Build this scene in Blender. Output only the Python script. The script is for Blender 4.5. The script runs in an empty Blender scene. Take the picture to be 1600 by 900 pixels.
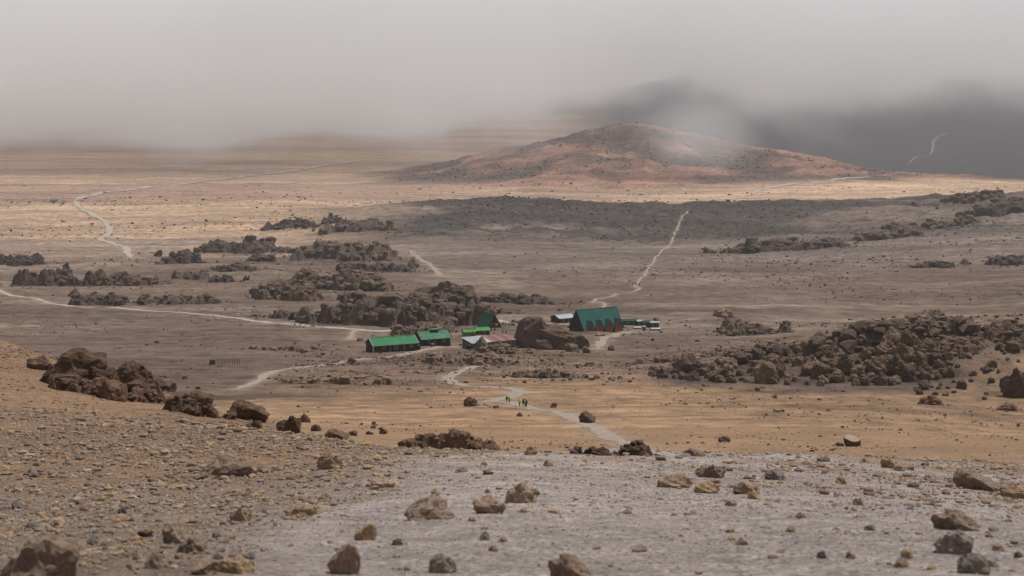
import bpy, bmesh, math, random
import numpy as np
from mathutils import Vector, Matrix

# ------------------------------------------------------------------ camera, sky, sun, exposure
scene = bpy.context.scene
col = scene.collection
F, UC, YH = 2800.0, 800.0, 100.0      # focal length, centre column and horizon row in 1600-wide picture units
cam_d = bpy.data.cameras.new('camera')
cam = bpy.data.objects.new('camera', cam_d); col.objects.link(cam)
cam.location = (0, 0, 0); cam.rotation_euler = (math.pi/2, 0, 0)
cam_d.sensor_width = 36.0
cam_d.lens = 36.0*F/1600.0
cam_d.shift_y = -(450.0-YH)/1600.0
cam_d.clip_start = 0.5; cam_d.clip_end = 90000
cam_d.dof.use_dof = True; cam_d.dof.focus_distance = 520.0; cam_d.dof.aperture_fstop = 2.8
scene.camera = cam

SUN_EL, SUN_AZ = 66.0, 62.0           # degrees; azimuth measured from straight ahead (+Y) to the right (+X)
world = bpy.data.worlds.new('World'); scene.world = world; world.use_nodes = True
wn = world.node_tree; wn.nodes.clear()
wo = wn.nodes.new('ShaderNodeOutputWorld'); wb = wn.nodes.new('ShaderNodeBackground')
sky = wn.nodes.new('ShaderNodeTexSky'); sky.sky_type = 'NISHITA'; sky.sun_disc = False
sky.sun_elevation = math.radians(SUN_EL); sky.sun_rotation = math.radians(SUN_AZ)
sky.altitude = 4700; sky.air_density = 1.0; sky.dust_density = 3.0
wmix = wn.nodes.new('ShaderNodeMix'); wmix.data_type = 'RGBA'; wmix.inputs[0].default_value = 0.8
wmix.inputs[7].default_value = (2.35, 2.4, 2.45, 1)      # even grey cloud cover over most of the sky
wn.links.new(sky.outputs[0], wmix.inputs[6]); wn.links.new(wmix.outputs[2], wb.inputs[0])
wb.inputs[1].default_value = 0.10
wn.links.new(wb.outputs[0], wo.inputs[0])

sun_d = bpy.data.lights.new('sun', 'SUN'); sun_d.energy = 2.9; sun_d.angle = math.radians(4); sun_d.color = (1, .975, .945)
sun = bpy.data.objects.new('sun', sun_d); col.objects.link(sun)
el, az = math.radians(SUN_EL), math.radians(SUN_AZ)
sdir = Vector((math.cos(el)*math.sin(az), math.cos(el)*math.cos(az), math.sin(el)))
sun.rotation_euler = sdir.to_track_quat('Z', 'Y').to_euler(); sun.location = sdir*300

scene.view_settings.view_transform = 'Standard'; scene.view_settings.look = 'None'
scene.view_settings.exposure = 0.42; scene.view_settings.gamma = 1.0; scene.view_settings.use_curve_mapping = False
cy = scene.cycles
cy.use_denoising = True
try: cy.denoiser = 'OPENIMAGEDENOISE'
except Exception: pass
cy.max_bounces = 10; cy.diffuse_bounces = 2; cy.glossy_bounces = 2; cy.volume_bounces = 6; cy.transparent_max_bounces = 6
cy.volume_step_rate = 0.25; cy.volume_max_steps = 300

# ------------------------------------------------------------------ noise in numpy
def _h(ix, iy, seed):
    n = (ix.astype(np.int64)*374761393 + iy.astype(np.int64)*668265263 + seed*974634777) & 0x7fffffff
    n = ((n ^ (n >> 13))*1274126177) & 0x7fffffff
    n = ((n ^ (n >> 16))*1103515245 + 12345) & 0x7fffffff
    return ((n >> 8) & 0xffff)/65535.0
def vnoise(x, y, seed=0):
    x0 = np.floor(x); y0 = np.floor(y); fx = x-x0; fy = y-y0
    fx = fx*fx*fx*(fx*(fx*6-15)+10); fy = fy*fy*fy*(fy*(fy*6-15)+10)
    a = _h(x0, y0, seed); b = _h(x0+1, y0, seed); c = _h(x0, y0+1, seed); d = _h(x0+1, y0+1, seed)
    return (a+(b-a)*fx+(c-a)*fy+(a-b-c+d)*fx*fy)*2-1
def fbm(x, y, wl, octs=4, seed=0, gain=.5):
    s = 0; a = 1.0
    for k in range(octs):
        ang = .6*k+seed; ca, sa = math.cos(ang), math.sin(ang)
        s = s + a*vnoise((x*ca-y*sa)/wl+17.3*k, (x*sa+y*ca)/wl-9.1*k, seed+k*31); a *= gain; wl *= .5
    return s
def vnoise3(p, seed=0):
    k = np.floor(p[:, 2]); f = p[:, 2]-k; f = f*f*(3-2*f)
    a = vnoise(p[:, 0]+k*13.71, p[:, 1]+k*7.33, seed); b = vnoise(p[:, 0]+(k+1)*13.71, p[:, 1]+(k+1)*7.33, seed)
    return a*(1-f)+b*f
def sstep(a, b, x):
    t = np.clip((x-a)/(b-a), 0, 1); return t*t*(3-2*t)

# ------------------------------------------------------------------ terrain: height of the land at (X, Y)
FARL = [(2600,303),(3300,283),(5000,237),(8000,196),(14000,158),(40000,122)]
FARM = [(2600,309),(3300,287),(5000,239),(8000,197),(14000,158),(40000,122)]
FARR = [(2600,309),(3300,287),(4200,299),(5400,292),(7000,232),(9000,178),(14000,95),(40000,70)]
FARRR = [(2600,304),(3300,285),(4200,300),(5000,290),(7000,222),(9000,160),(14000,60),(40000,50)]
KN = {
 -400: [(17,915),(60,700),(100,590),(150,500),(175,490),(230,540),(400,600),(560,575),(757,528),(950,482),(1200,440),(1600,388),(2000,350)]+FARL,
 0:    [(17,905),(60,720),(110,605),(165,538),(230,575),(400,600),(560,570),(757,528),(950,482),(1200,440),(1600,390),(2000,352)]+FARL,
 200:  [(17,902),(60,718),(100,642),(145,602),(210,645),(380,640),(560,577),(757,530),(950,484),(1200,440),(1600,390),(2000,350)]+FARL,
 330:  [(17,901),(60,716),(95,662),(130,642),(190,690),(330,668),(430,632),(560,583),(757,531),(950,485),(1200,440),(1600,390),(2000,348)]+FARL,
 450:  [(17,900),(60,714),(112,672),(170,715),(260,692),(330,664),(430,630),(560,584),(757,531),(950,486),(1200,441),(1600,389),(2000,346)]+FARL,
 600:  [(17,900),(55,722),(88,702),(150,738),(230,706),(300,680),(430,631),(560,586),(757,530),(950,488),(1200,442),(1700,374),(2000,322),(2250,327)]+FARM,
 800:  [(17,900),(60,713),(90,725),(150,738),(230,708),(300,680),(430,632),(560,586),(757,530),(900,500),(1100,462),(1400,415),(1700,372),(2000,315),(2250,327)]+FARM,
 1000: [(17,900),(65,711),(100,728),(160,738),(230,712),(300,682),(430,632),(560,588),(757,535),(860,514),(1100,462),(1400,415),(1700,378),(2000,323),(2250,331),(2600,312),(3300,288),(5000,245),(7000,215),(9000,182),(14000,140),(40000,100)],
 1200: [(17,900),(70,714),(100,730),(160,740),(230,712),(300,682),(430,630),(520,602),(560,562),(640,540),(800,524),(1000,482),(1400,415),(1700,372),(2000,320),(2250,331)]+FARR,
 1400: [(17,900),(75,718),(105,732),(160,742),(230,714),(300,684),(430,634),(520,602),(550,530),(600,508),(660,494),(760,512),(1000,486),(1400,412),(1700,362),(2000,314),(2250,330)]+FARR,
 1600: [(17,902),(80,725),(105,738),(160,745),(230,716),(300,690),(430,650),(510,612),(545,525),(580,503),(640,490),(740,512),(1000,486),(1400,405),(1700,352),(2000,301),(2250,322)]+FARRR,
 2000: [(17,905),(80,735),(105,745),(160,750),(230,720),(300,690),(430,645),(510,590),(545,500),(580,480),(640,470),(740,500),(1000,480),(1400,395),(1700,340),(2000,285),(2250,312)]+FARRR,
}
LD = np.linspace(math.log(3.0), math.log(60000.0), 1200)
def pchip(x, y, xi):
    x = np.array(x, float); y = np.array(y, float); h = np.diff(x); dl = np.diff(y)/h
    m = np.zeros_like(y)
    for i in range(1, len(x)-1):
        if dl[i-1]*dl[i] > 0:
            w1, w2 = 2*h[i]+h[i-1], h[i]+2*h[i-1]; m[i] = (w1+w2)/(w1/dl[i-1]+w2/dl[i])
    m[0] = dl[0]; m[-1] = dl[-1]
    k = np.clip(np.searchsorted(x, xi)-1, 0, len(x)-2); t = np.clip((xi-x[k])/h[k], 0, 1)
    return (y[k]*(2*t**3-3*t**2+1)+h[k]*m[k]*(t**3-2*t**2+t)+y[k+1]*(-2*t**3+3*t**2)+h[k]*m[k+1]*(t**3-t**2))
KU = np.array(sorted(KN)); ZC = []
for u in KU:
    k = [(3.0, None)]+KN[u]
    ld = [math.log(3.0)]+[math.log(d) for d, y in KN[u]]
    zz = [-2.25]+[-(y-YH)/F*d for d, y in KN[u]]
    ZC.append(pchip(ld, zz, LD))
ZC = np.array(ZC)
def hill(X, Y):
    cx, cy_ = 262.0, 3560.0
    dx, dy = X-cx, Y-cy_
    th = np.arctan2(dy, dx); r = np.hypot(dx, dy)
    R = 720+170*np.cos(th)*(np.cos(th) > 0)-90*(-np.cos(th))*(np.cos(th) < 0)+60*np.sin(2*th)
    R = R*(1+.10*vnoise(3*np.cos(th)+5, 3*np.sin(th)+5, 71))
    t = np.clip(1-r/R, 0, 1)
    p = 1.25+.45*np.clip(np.cos(th), 0, 1)
    h = 126*np.minimum(t, .93)**p
    gl = np.abs(vnoise(th*7+r/420, r/260, 44))+.6*np.abs(vnoise(th*15, r/150, 46))
    h = h-9*gl*np.clip(4*t*(1-t), 0, 1)*(t > 0)
    g = fbm(X, Y, 190, 5, 43)
    h = h+np.sqrt(t+1e-9)*(t > 0)*np.clip(t*6, 0, 1)*(9*g-7*np.abs(fbm(X, Y, 120, 4, 77)))
    bx, by = X-48.0, Y-4250.0
    rb = np.sqrt((bx/62)**2+(by/90)**2)
    h = h+30*(1-sstep(.45, 1.25, rb+.16*fbm(X, Y, 40, 3, 5)))+10*(1-sstep(.5, 2.4, rb))
    return np.maximum(h, 0)
def zt(X, Y, detail=True):
    X = np.asarray(X, float); Y = np.asarray(Y, float)
    Yc = np.maximum(Y, 3.0)
    u = np.clip(UC+F*X/np.maximum(Y, 14.0), KU[0], KU[-1]-1e-6)
    j = np.clip(np.searchsorted(KU, u, side='right')-1, 0, len(KU)-2)
    t = (u-KU[j])/(KU[j+1]-KU[j])
    li = np.clip((np.log(Yc)-LD[0])/(LD[1]-LD[0]), 0, len(LD)-1.001); i0 = li.astype(int); fi = li-i0
    def cc(jj):
        jj = np.clip(jj, 0, len(KU)-1); return ZC[jj, i0]*(1-fi)+ZC[jj, i0+1]*fi
    a, b, c, d = cc(j-1), cc(j), cc(j+1), cc(j+2)
    hj = (KU[j+1]-KU[j]).astype(float)
    jm, jp = np.clip(j-1, 0, len(KU)-1), np.clip(j+2, 0, len(KU)-1)
    m0 = (c-a)/np.maximum(KU[j+1]-KU[jm], 1)*hj; m1 = (d-b)/np.maximum(KU[jp]-KU[j], 1)*hj
    z = b*(2*t**3-3*t**2+1)+m0*(t**3-2*t**2+t)+c*(-2*t**3+3*t**2)+m1*(t**3-t**2)
    z = z-.19*np.minimum(Y-3.0, 0)
    z = z+hill(X, Y)
    # natural unevenness, larger swells allowed farther away
    if detail:
        D = np.maximum(Yc, 6)
        z = z+np.minimum(.0011*D, 1.3)*fbm(X, Y, 46, 3, 3)*sstep(120, 500, D)
        z = z+.22*fbm(X, Y, 9, 3, 11)*sstep(30, 130, D)
        z = z+.055*fbm(X, Y, 2.1, 3, 19)+.02*fbm(X, Y, .5, 2, 23)*(D < 160)
        rg = ridge_rough(X, Y)
        z = z+rg*(3.4*np.abs(fbm(X, Y, 44, 4, 29))+1.3*fbm(X, Y, 13, 3, 37))
    return z
def ridge_rough(X, Y):
    u = UC+F*X/np.maximum(Y, 14.0)
    a = sstep(560, 700, u)*sstep(1640, 1760, Y)*(1-sstep(2040, 2140, Y))
    return a
def P(px, py, dmin=6.0, dmax=9000.0):
    d = np.exp(np.linspace(math.log(dmin), math.log(dmax), int(240*math.log(dmax/dmin))))
    X = (px-UC)/F*d; zr = -(py-YH)/F*d
    g = zt(X, d)-zr
    k = np.argmax(g >= 0)
    if g[k] < 0: k = len(d)-1
    k = max(k, 1)
    a, b = g[k-1], g[k]; t = 0 if a == b else min(max(-a/(b-a), 0), 1)
    dd = d[k-1]+(d[k]-d[k-1])*t
    x = (px-UC)/F*dd
    return Vector((x, dd, float(zt(x, dd))))

# ------------------------------------------------------------------ materials
def nt(name):
    m = bpy.data.materials.new(name); m.use_nodes = True
    n = m.node_tree; n.nodes.clear()
    o = n.nodes.new('ShaderNodeOutputMaterial'); b = n.nodes.new('ShaderNodeBsdfPrincipled')
    n.links.new(b.outputs[0], o.inputs[0]); b.inputs['Roughness'].default_value = .95
    b.inputs['Specular IOR Level'].default_value = .15
    return m, n, b
def noise_node(n, scale, detail=6, rough=.6, coord=None):
    t = n.nodes.new('ShaderNodeTexNoise'); t.inputs['Scale'].default_value = scale; t.inputs['Detail'].default_value = detail
    t.inputs['Roughness'].default_value = rough
    if coord is not None: n.links.new(coord, t.inputs['Vector'])
    return t
def ramp(n, fac, stops):
    r = n.nodes.new('ShaderNodeValToRGB'); e = r.color_ramp.elements
    while len(e) < len(stops): e.new(.5)
    for k, (p, c) in enumerate(stops):
        e[k].position = p; e[k].color = (c, c, c, 1) if not hasattr(c, '__len__') else (*c, 1)
    n.links.new(fac, r.inputs[0]); return r
def mul(n, a, b, fac=1.0):
    m = n.nodes.new('ShaderNodeMix'); m.data_type = 'RGBA'; m.blend_type = 'MULTIPLY'; m.inputs[0].default_value = fac
    n.links.new(a, m.inputs[6]); n.links.new(b, m.inputs[7]); return m.outputs[2]
def attr(n, name):
    a = n.nodes.new('ShaderNodeAttribute'); a.attribute_name = name; return a.outputs[0]
def bump(n, b, h, strength, dist):
    k = n.nodes.new('ShaderNodeBump'); k.inputs['Strength'].default_value = strength; k.inputs['Distance'].default_value = dist
    n.links.new(h, k.inputs['Height']); n.links.new(k.outputs[0], b.inputs['Normal'])

def ground_material(name, near):
    m, n, b = nt(name)
    g = n.nodes.new('ShaderNodeNewGeometry').outputs['Position']
    c = attr(n, 'tint')
    if near:
        n1 = noise_node(n, 1.3, 8, .65, g); n2 = noise_node(n, 14, 6, .7, g); n3 = noise_node(n, .06, 5, .6, g)
        o = mul(n, c, ramp(n, n1.outputs[0], [(.28, .62), (.72, 1.35)]).outputs[0])
        o = mul(n, o, ramp(n, n2.outputs[0], [(.3, .6), (.7, 1.4)]).outputs[0])
        o = mul(n, o, ramp(n, n3.outputs[0], [(.3, .82), (.7, 1.15)]).outputs[0])
        vo = n.nodes.new('ShaderNodeTexVoronoi'); vo.inputs['Scale'].default_value = 17; n.links.new(g, vo.inputs['Vector'])
        o = mul(n, o, ramp(n, vo.outputs['Color'], [(.1, .68), (.9, 1.32)]).outputs[0])
        ad = n.nodes.new('ShaderNodeMath'); ad.operation = 'ADD'
        n.links.new(n1.outputs[0], ad.inputs[0]); n.links.new(n2.outputs[0], ad.inputs[1])
        bump(n, b, ad.outputs[0], .8, .12)
    else:
        mp = n.nodes.new('ShaderNodeMapping'); mp.inputs['Scale'].default_value = (.35, 1, 1); n.links.new(g, mp.inputs[0])
        n1 = noise_node(n, .012, 8, .62, mp.outputs[0]); n2 = noise_node(n, .12, 6, .7, g)
        o = mul(n, c, ramp(n, n1.outputs[0], [(.3, .68), (.7, 1.3)]).outputs[0])
        o = mul(n, o, ramp(n, n2.outputs[0], [(.32, .5), (.68, 1.45)]).outputs[0])
        mp2 = n.nodes.new('ShaderNodeMapping'); mp2.inputs['Scale'].default_value = (.1, 1, 1); mp2.inputs['Rotation'].default_value = (0, 0, .12); n.links.new(g, mp2.inputs[0])
        n4 = noise_node(n, .05, 6, .6, mp2.outputs[0])
        o = mul(n, o, ramp(n, n4.outputs[0], [(.32, .7), (.68, 1.28)]).outputs[0])
        bump(n, b, n2.outputs[0], .7, 2.0)
    n.links.new(o, b.inputs['Base Color'])
    return m

def tag(o, label=None, cat=None, group=None, kind=None):
    if label: o['label'] = label
    if cat: o['category'] = cat
    if group: o['group'] = group
    if kind: o['kind'] = kind
    return o
def mesh_np(name, V, Fc, mat, tint=None, smooth=True, parent=None, link=True):
    V = np.asarray(V, np.float32); Fc = np.asarray(Fc, np.int32); k = Fc.shape[1]
    me = bpy.data.meshes.new(name)
    me.vertices.add(len(V)); me.vertices.foreach_set('co', V.ravel())
    me.loops.add(Fc.size); me.loops.foreach_set('vertex_index', Fc.ravel())
    me.polygons.add(len(Fc)); me.polygons.foreach_set('loop_start', np.arange(0, Fc.size, k, dtype=np.int32))
    me.polygons.foreach_set('use_smooth', np.full(len(Fc), smooth, bool))
    if tint is not None:
        a = me.attributes.new('tint', 'FLOAT_COLOR', 'POINT')
        c = np.ones((len(V), 4), np.float32); c[:, :3] = tint; a.data.foreach_set('color', c.ravel())
    me.materials.append(mat); me.update(calc_edges=True)
    o = bpy.data.objects.new(name, me)
    if link: col.objects.link(o)
    if parent: o.parent = parent
    return o

# ------------------------------------------------------------------ the land as one polar sheet, cut into named pieces
AP = 30.0
tans = np.concatenate([np.linspace(-1.3, -.36, 36)[:-1], np.linspace(-.36, .36, 520), np.linspace(.36, 1.3, 36)[1:]])
rows = np.concatenate([np.linspace(-26, 10, 14)[:-1], np.exp(np.linspace(math.log(10), math.log(90), 130))[:-1],
    np.exp(np.linspace(math.log(90), math.log(300), 95))[:-1], np.exp(np.linspace(math.log(300), math.log(1000), 190))[:-1],
    np.exp(np.linspace(math.log(1000), math.log(1640), 70))[:-1], np.linspace(1640, 2140, 110)[:-1], np.exp(np.linspace(math.log(2140), math.log(4600), 150))[:-1], np.exp(np.linspace(math.log(4600), math.log(16000), 50))])
NT, NR = len(tans), len(rows)
GY, GT = np.meshgrid(rows, tans, indexing='ij'); GX = GT*(GY+AP)
GZ = zt(GX, GY)
def zmesh(X, Y):
    X = np.asarray(X, float); Y = np.asarray(Y, float)
    fr = np.interp(Y, rows, np.arange(NR)); fc = np.interp(X/(Y+AP), tans, np.arange(NT))
    r0 = np.clip(fr.astype(int), 0, NR-2); c0 = np.clip(fc.astype(int), 0, NT-2); a = fr-r0; b = fc-c0
    return (GZ[r0, c0]*(1-a)*(1-b)+GZ[r0+1, c0]*a*(1-b)+GZ[r0, c0+1]*(1-a)*b+GZ[r0+1, c0+1]*a*b)

# trails: picture-guided waypoints dropped onto the land, width in metres
TRAILS = {
 'near_trail': ([(1010,704),(985,697),(940,676),(905,658),(870,644),(830,637),(795,628),(765,627),(800,620),(812,611),(770,605),(725,601),(700,595),(706,585),(735,574),(775,563)], 3.3, 120),
 'west_trail': ([(-60,443),(0,455),(60,468),(130,480),(230,486),(330,493),(420,504),(500,511),(580,517),(640,512),(700,503),(760,499),(815,506)], 4.0, 500),
 'hut_trail':  ([(1075,330),(1062,345),(1056,362),(1050,377),(1030,398),(1015,416),(1006,432),(992,446),(998,452),(960,461),(928,470),(945,476),(930,488)], 2.0, 700),
 'plain_trail': ([(205,404),(197,390),(182,383),(158,374),(172,362),(165,348),(140,332),(122,322),(118,314)], 6.5, 1000),
 'long_trail': ([(118,314),(150,304),(230,293),(300,286),(380,277),(460,266),(545,254),(620,247)], 13.0, 1800),
 'far_trail':  ([(1170,306),(1195,296),(1240,288),(1300,283),(1357,276)], 9.0, 2400),
 'bend_trail': ([(370,608),(398,598),(412,590),(424,582),(470,574),(510,570),(560,562),(640,552),(720,541)], 3.2, 380),
 'spur_trail': ([(545,531),(552,520),(556,513)], 2.6, 600),
 'mountain_trail': ([(1420,256),(1432,246),(1455,240),(1460,220),(1480,207)], 8.0, 5200),
 'short_trail': ([(640,392),(660,408),(676,418),(688,432)], 4.0, 800),
 'lodge_trail': ([(935,545),(945,528),(975,520),(1000,518)], 4.0, 640),
}
def spline(pts, n):
    pts = np.array(pts, float); k = len(pts); t = np.linspace(0, k-1, n); i = np.clip(t.astype(int), 0, k-2); f = (t-i)[:, None]
    p0, p1, p2, p3 = pts[np.clip(i-1, 0, k-1)], pts[i], pts[i+1], pts[np.clip(i+2, 0, k-1)]
    return .5*((2*p1)+(-p0+p2)*f+(2*p0-5*p1+4*p2-p3)*f**2+(-p0+3*p1-3*p2+p3)*f**3)
trail_xy = {}
for k, (pts, w, dm) in TRAILS.items():
    q = [P(px, py, dm) for px, py in pts]
    trail_xy[k] = (spline([(v.x, v.y) for v in q], 26*len(q)), w)
path_mask = np.zeros_like(GX)
for k, (xy, w) in trail_xy.items():
    x0, y0 = xy.min(0)-5*w; x1, y1 = xy.max(0)+5*w
    sel = np.where((GX > x0) & (GX < x1) & (GY > y0) & (GY < y1))
    gx, gy = GX[sel], GY[sel]; dm = np.full(gx.shape, 1e9)
    for p in xy[::2]: dm = np.minimum(dm, (gx-p[0])**2+(gy-p[1])**2)
    v = np.exp(-(np.sqrt(dm)/(.9*w))**2)*(.2 if k == 'mountain_trail' else 1)
    path_mask[sel] = np.maximum(path_mask[sel], v)

# lava outcrops: column, foot row, width, height, label, rock, nearest distance, depth ratio
OUT = [
 (620,508,270,62,'large dark lava outcrop rising behind the huts','OUT',700,.45),
 (455,470,150,30,'long dark outcrop left of the large one behind the huts','OUT',700,.35),
 (545,452,180,36,'dark lumpy outcrop on the slope above the large one','OUT',760,.4),
 (535,408,165,34,'broad dark mesa shaped outcrop in the middle distance','OUT',900,.4),
 (372,396,118,24,'domed dark outcrop left of the mesa shaped one','OUT',900,.4),
 (278,412,76,24,'low dark outcrop running down from the domed one','OUT',900,.4),
 (72,446,112,46,'dark outcrop at the far left edge of the plain','OUT',900,.4),
 (20,414,90,24,'flat dark outcrop behind the far left one','OUT',900,.35),
 (190,446,110,26,'low ragged outcrop right of the far left one','OUT',900,.4),
 (360,424,70,12,'thin dark outcrop under the domed one','OUT',900,.4),
 (350,441,60,10,'small dark outcrop left of the lumpy one','OUT',800,.4),
 (160,477,110,22,'rounded dark outcrop above the long pale trail at left','OUT',700,.35),
 (275,475,104,17,'low dark outcrop above the middle of the pale trail','OUT',700,.35),
 (548,362,105,15,'low dark outcrop on the plain before the ridge','OUT',1200,.4),
 (468,356,96,14,'flat dark outcrop left of the one before the ridge','OUT',1200,.4),
 (512,350,44,14,'small peaked outcrop on the plain','OUT',1200,.5),
 (815,475,120,16,'thin broken outcrop behind the dark green roofed house','OUT',760,.35),
 (668,522,110,20,'brown outcrop between the second hut and the trail','OUTB',700,.35),
 (1165,524,118,28,'dark lumpy outcrop right of the lodge','OUT',600,.45),
 (1440,510,150,26,'brown knobbly outcrop on top of the right cliff','OUTB',480,.4),
 (1060,565,130,16,'low brown outcrop at the left end of the right cliff','OUTB',480,.35),
 (730,568,170,18,'low brown outcrop on the rise below the huts','OUTB',480,.35),
 (850,590,120,16,'low dark outcrop beside the trail bend','OUTB',430,.35),
 (520,600,150,12,'thin brown outcrop below the bend of the left path','OUTB',430,.3),
 (440,548,110,16,'low dark scatter outcrop left of the long green roofed hut','OUTB',600,.35),
 (690,702,175,34,'long low brown outcrop at the edge of the sandy valley','LAVA_NEAR',84,.3),
 (955,712,125,32,'dark outcrop at the end of the trail on the scree crest','LAVA_NEAR',60,.3),
 (165,622,200,46,'dark craggy outcrop holding up the left shoulder slabs','LAVA_NEAR',90,.3),
 (292,646,120,28,'low dark outcrop where the left shoulder dips','LAVA_NEAR',90,.3),
 (790,553,95,15,'brown rise before the rusty roofed building','OUTB',520,.3),
 (640,478,150,26,'rough dark rock apron left of the block shaped cliff','OUT',760,.4),
 (455,498,120,20,'low broken rocks above the pale trail','OUT',700,.35),
 (405,408,60,14,'small rocks below the domed outcrop','OUT',900,.4),
 (300,436,70,14,'low rocks between the left outcrops','OUT',860,.4),
 (590,425,110,18,'rocks below the mesa shaped outcrop','OUT',860,.4),
 (740,492,120,18,'rubbly right end of the large outcrop','OUT',740,.4),
 (1255,389,110,9,'thin dark outcrop line right of the boulder row','OUT',1000,.2),
 (1360,376,130,9,'thin dark outcrop line on the slope at right','OUT',1000,.2),
 (1465,356,130,11,'dark outcrop streak rising to the right edge','OUT',1100,.2),
 (1565,338,130,13,'dark outcrop streak cut by the right edge','OUT',1100,.2),
 (1500,316,130,10,'dark rocks on the ridge top at right','OUT',1300,.2),
 (1580,325,110,12,'dark rocks on the ridge top at the right edge','OUT',1300,.2),
 (1575,413,110,9,'thin low outcrop on the right slope by the edge','OUT',1000,.25),
 (1625,532,150,36,'dark cliff ledge running out of the right edge','LAVA',480,.22),
 (1500,552,130,16,'low dark rocks under the cliff ledge','LAVA',480,.25),
 (1330,545,260,26,'dark cliff band above the boulder heap','LAVA',480,.22),
 (1530,528,190,34,'dark overhanging cliff ledge at the right edge','LAVA',480,.22),
 (1190,560,170,16,'low dark cliff band at the left of the boulder heap','LAVA',480,.22),
 (1215,392,180,11,'row of dark boulders across the slope behind the lodge','OUT',1000,.25),
 (1470,418,90,8,'thin dark outcrop on the right hand slope','OUT',1000,.3),
]
rock_mask = np.zeros_like(GX)
for q in OUT:
    p_ = P(q[0], q[1], q[6]); A_ = q[2]*p_.y/F*.75; B_ = max(A_*q[7], q[3]*p_.y/F)*1.5
    rr = np.sqrt(((GX-p_.x)/A_)**2+((GY-p_.y-B_*.5)/B_)**2)
    rock_mask = np.maximum(rock_mask, 1-sstep(.45, 1.15, rr+.5*fbm(GX, GY, .5*A_, 4, 5)*(rr < 2)))
def rocky(X, Y):
    fr = np.interp(Y, rows, np.arange(NR)).astype(int); fc = np.interp(X/(Y+AP), tans, np.arange(NT)).astype(int)
    return rock_mask[np.clip(fr, 0, NR-1), np.clip(fc, 0, NT-1)]
# ---- ground colours by zone; sun and cloud shade are mixed into some of them
def C(*a): return np.array(a, float)
GREY_SUNLIT, OCHRE, SAND, FLOOR_SHADED, PLAIN = C(.345,.288,.257), C(.235,.146,.088), C(.27,.168,.095), C(.128,.085,.062), C(.38,.255,.165)
RED, DARK, LAVA, TRAIL = C(.22,.122,.085), C(.05,.041,.036), C(.04,.036,.042), C(.30,.238,.185)
def mixc(a, b, m): return a*(1-m[..., None])+b*m[..., None]
def ground_tint(X, Y, pm=None, rk=None):
    u = UC+F*X/np.maximum(Y, 8.0); D = Y
    n1 = fbm(X, Y, 14, 4, 51); n2 = fbm(X, Y, 90, 5, 57); n3 = fbm(X*.45, Y, 420, 5, 61); n4 = fbm(X, Y, 3.0, 4, 63)
    sh = X.shape+(3,)
    c = np.broadcast_to(OCHRE, sh).copy()
    # grey scree in the foreground: the wide worn way, right of a wandering edge
    edge = np.interp(D, [10, 17, 30, 45, 60, 80], [80, 330, 470, 560, 640, 740])
    gm = sstep(-170, 130, u-edge+70*n4+40*n1)*(1-sstep(72, 92, D+6*n1))
    gm = gm*(1-.75*sstep(34, 66, D)*np.clip(.45+n4+.5*n1, 0, 1))
    c = mixc(c, GREY_SUNLIT, gm)  # grey scree, its tone raised to stand for sunlight on it
    c = mixc(c, C(.235,.185,.152), (1-gm)*(1-sstep(26, 58, D+10*n1))*.6)
    # sandy valley; its far edge runs slantwise below the huts
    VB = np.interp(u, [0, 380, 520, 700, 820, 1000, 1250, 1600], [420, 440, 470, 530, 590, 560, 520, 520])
    c = mixc(c, SAND, sstep(95, 200, D)*(1-sstep(-45, 45, D-VB+45*n1))*np.clip(.72+.4*n2+.25*n1, 0, 1)*sstep(150, 360, u))
    # valley floor and the long plain
    c = mixc(c, FLOOR_SHADED, sstep(-40, 70, D-VB+45*n1+30*n2))  # floor tone lowered to stand for cloud shadow over the valley
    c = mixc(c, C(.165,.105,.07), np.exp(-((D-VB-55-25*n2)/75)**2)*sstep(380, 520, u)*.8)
    c = mixc(c, C(.20,.125,.08), sstep(1050, 1250, u)*sstep(545, 575, D)*(1-sstep(680, 760, D+40*n2))*.8)
    c = mixc(c, C(.21,.155,.115), sstep(.05, .5, n2)*sstep(620, 900, D)*.7)
    c = mixc(c, PLAIN, sstep(1500, 1900, D+260*n3)*(1-sstep(420, 620, u)))  # left plain coloured bright, painting in the patch of sun
    c = mixc(c, C(.2,.15,.12), sstep(.12, .5, n3)*sstep(1300, 1800, D)*.85)
    c = mixc(c, C(.14,.108,.092), sstep(600, 760, u)*sstep(1250, 1500, D+60*n2)*(1-sstep(2050, 2130, D))*.6)
    dk = sstep(-.25, .15, fbm(X*.5, Y, 130, 5, 83)+.5*sstep(1840, 1990, Y)-.1)*ridge_rough(X, Y)
    c = mixc(c, DARK, np.clip(dk*1.25, 0, 1)*.9)
    c = mixc(c, PLAIN*1.05, sstep(2080, 2420, D+190*n3+60*n2)*np.clip(.75-.6*n3, 0, 1))
    c = mixc(c, C(.27,.165,.12), sstep(2100, 2500, D+200*n3)*np.clip(.3+n3, 0, 1)*.8)
    hh = hill(X, Y)
    hm = sstep(2, 14, hh)
    hc = mixc(np.broadcast_to(RED, sh)*(1+.45*fbm(X, Y, 60, 4, 95))[..., None], DARK*1.4, np.clip(sstep(.02, .45, fbm(X, Y, 110, 5, 91))*.8, 0, 1))
    c = mixc(c, hc, hm)
    mt = sstep(3900, 4500, D)*sstep(960, 1150, u+40*n2+.035*(D-4500))
    c = mixc(c, LAVA, mt)  # dark lava, with the cloud shade over the slope put in too
    if rk is not None: c = mixc(c, C(.10,.073,.058), rk*.72)
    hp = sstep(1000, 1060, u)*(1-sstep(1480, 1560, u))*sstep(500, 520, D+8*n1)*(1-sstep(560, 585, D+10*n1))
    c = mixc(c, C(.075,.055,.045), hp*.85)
    if pm is not None: c = mixc(c, TRAIL*.92, np.clip(pm, 0, 1)*.75)
    return c
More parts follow.
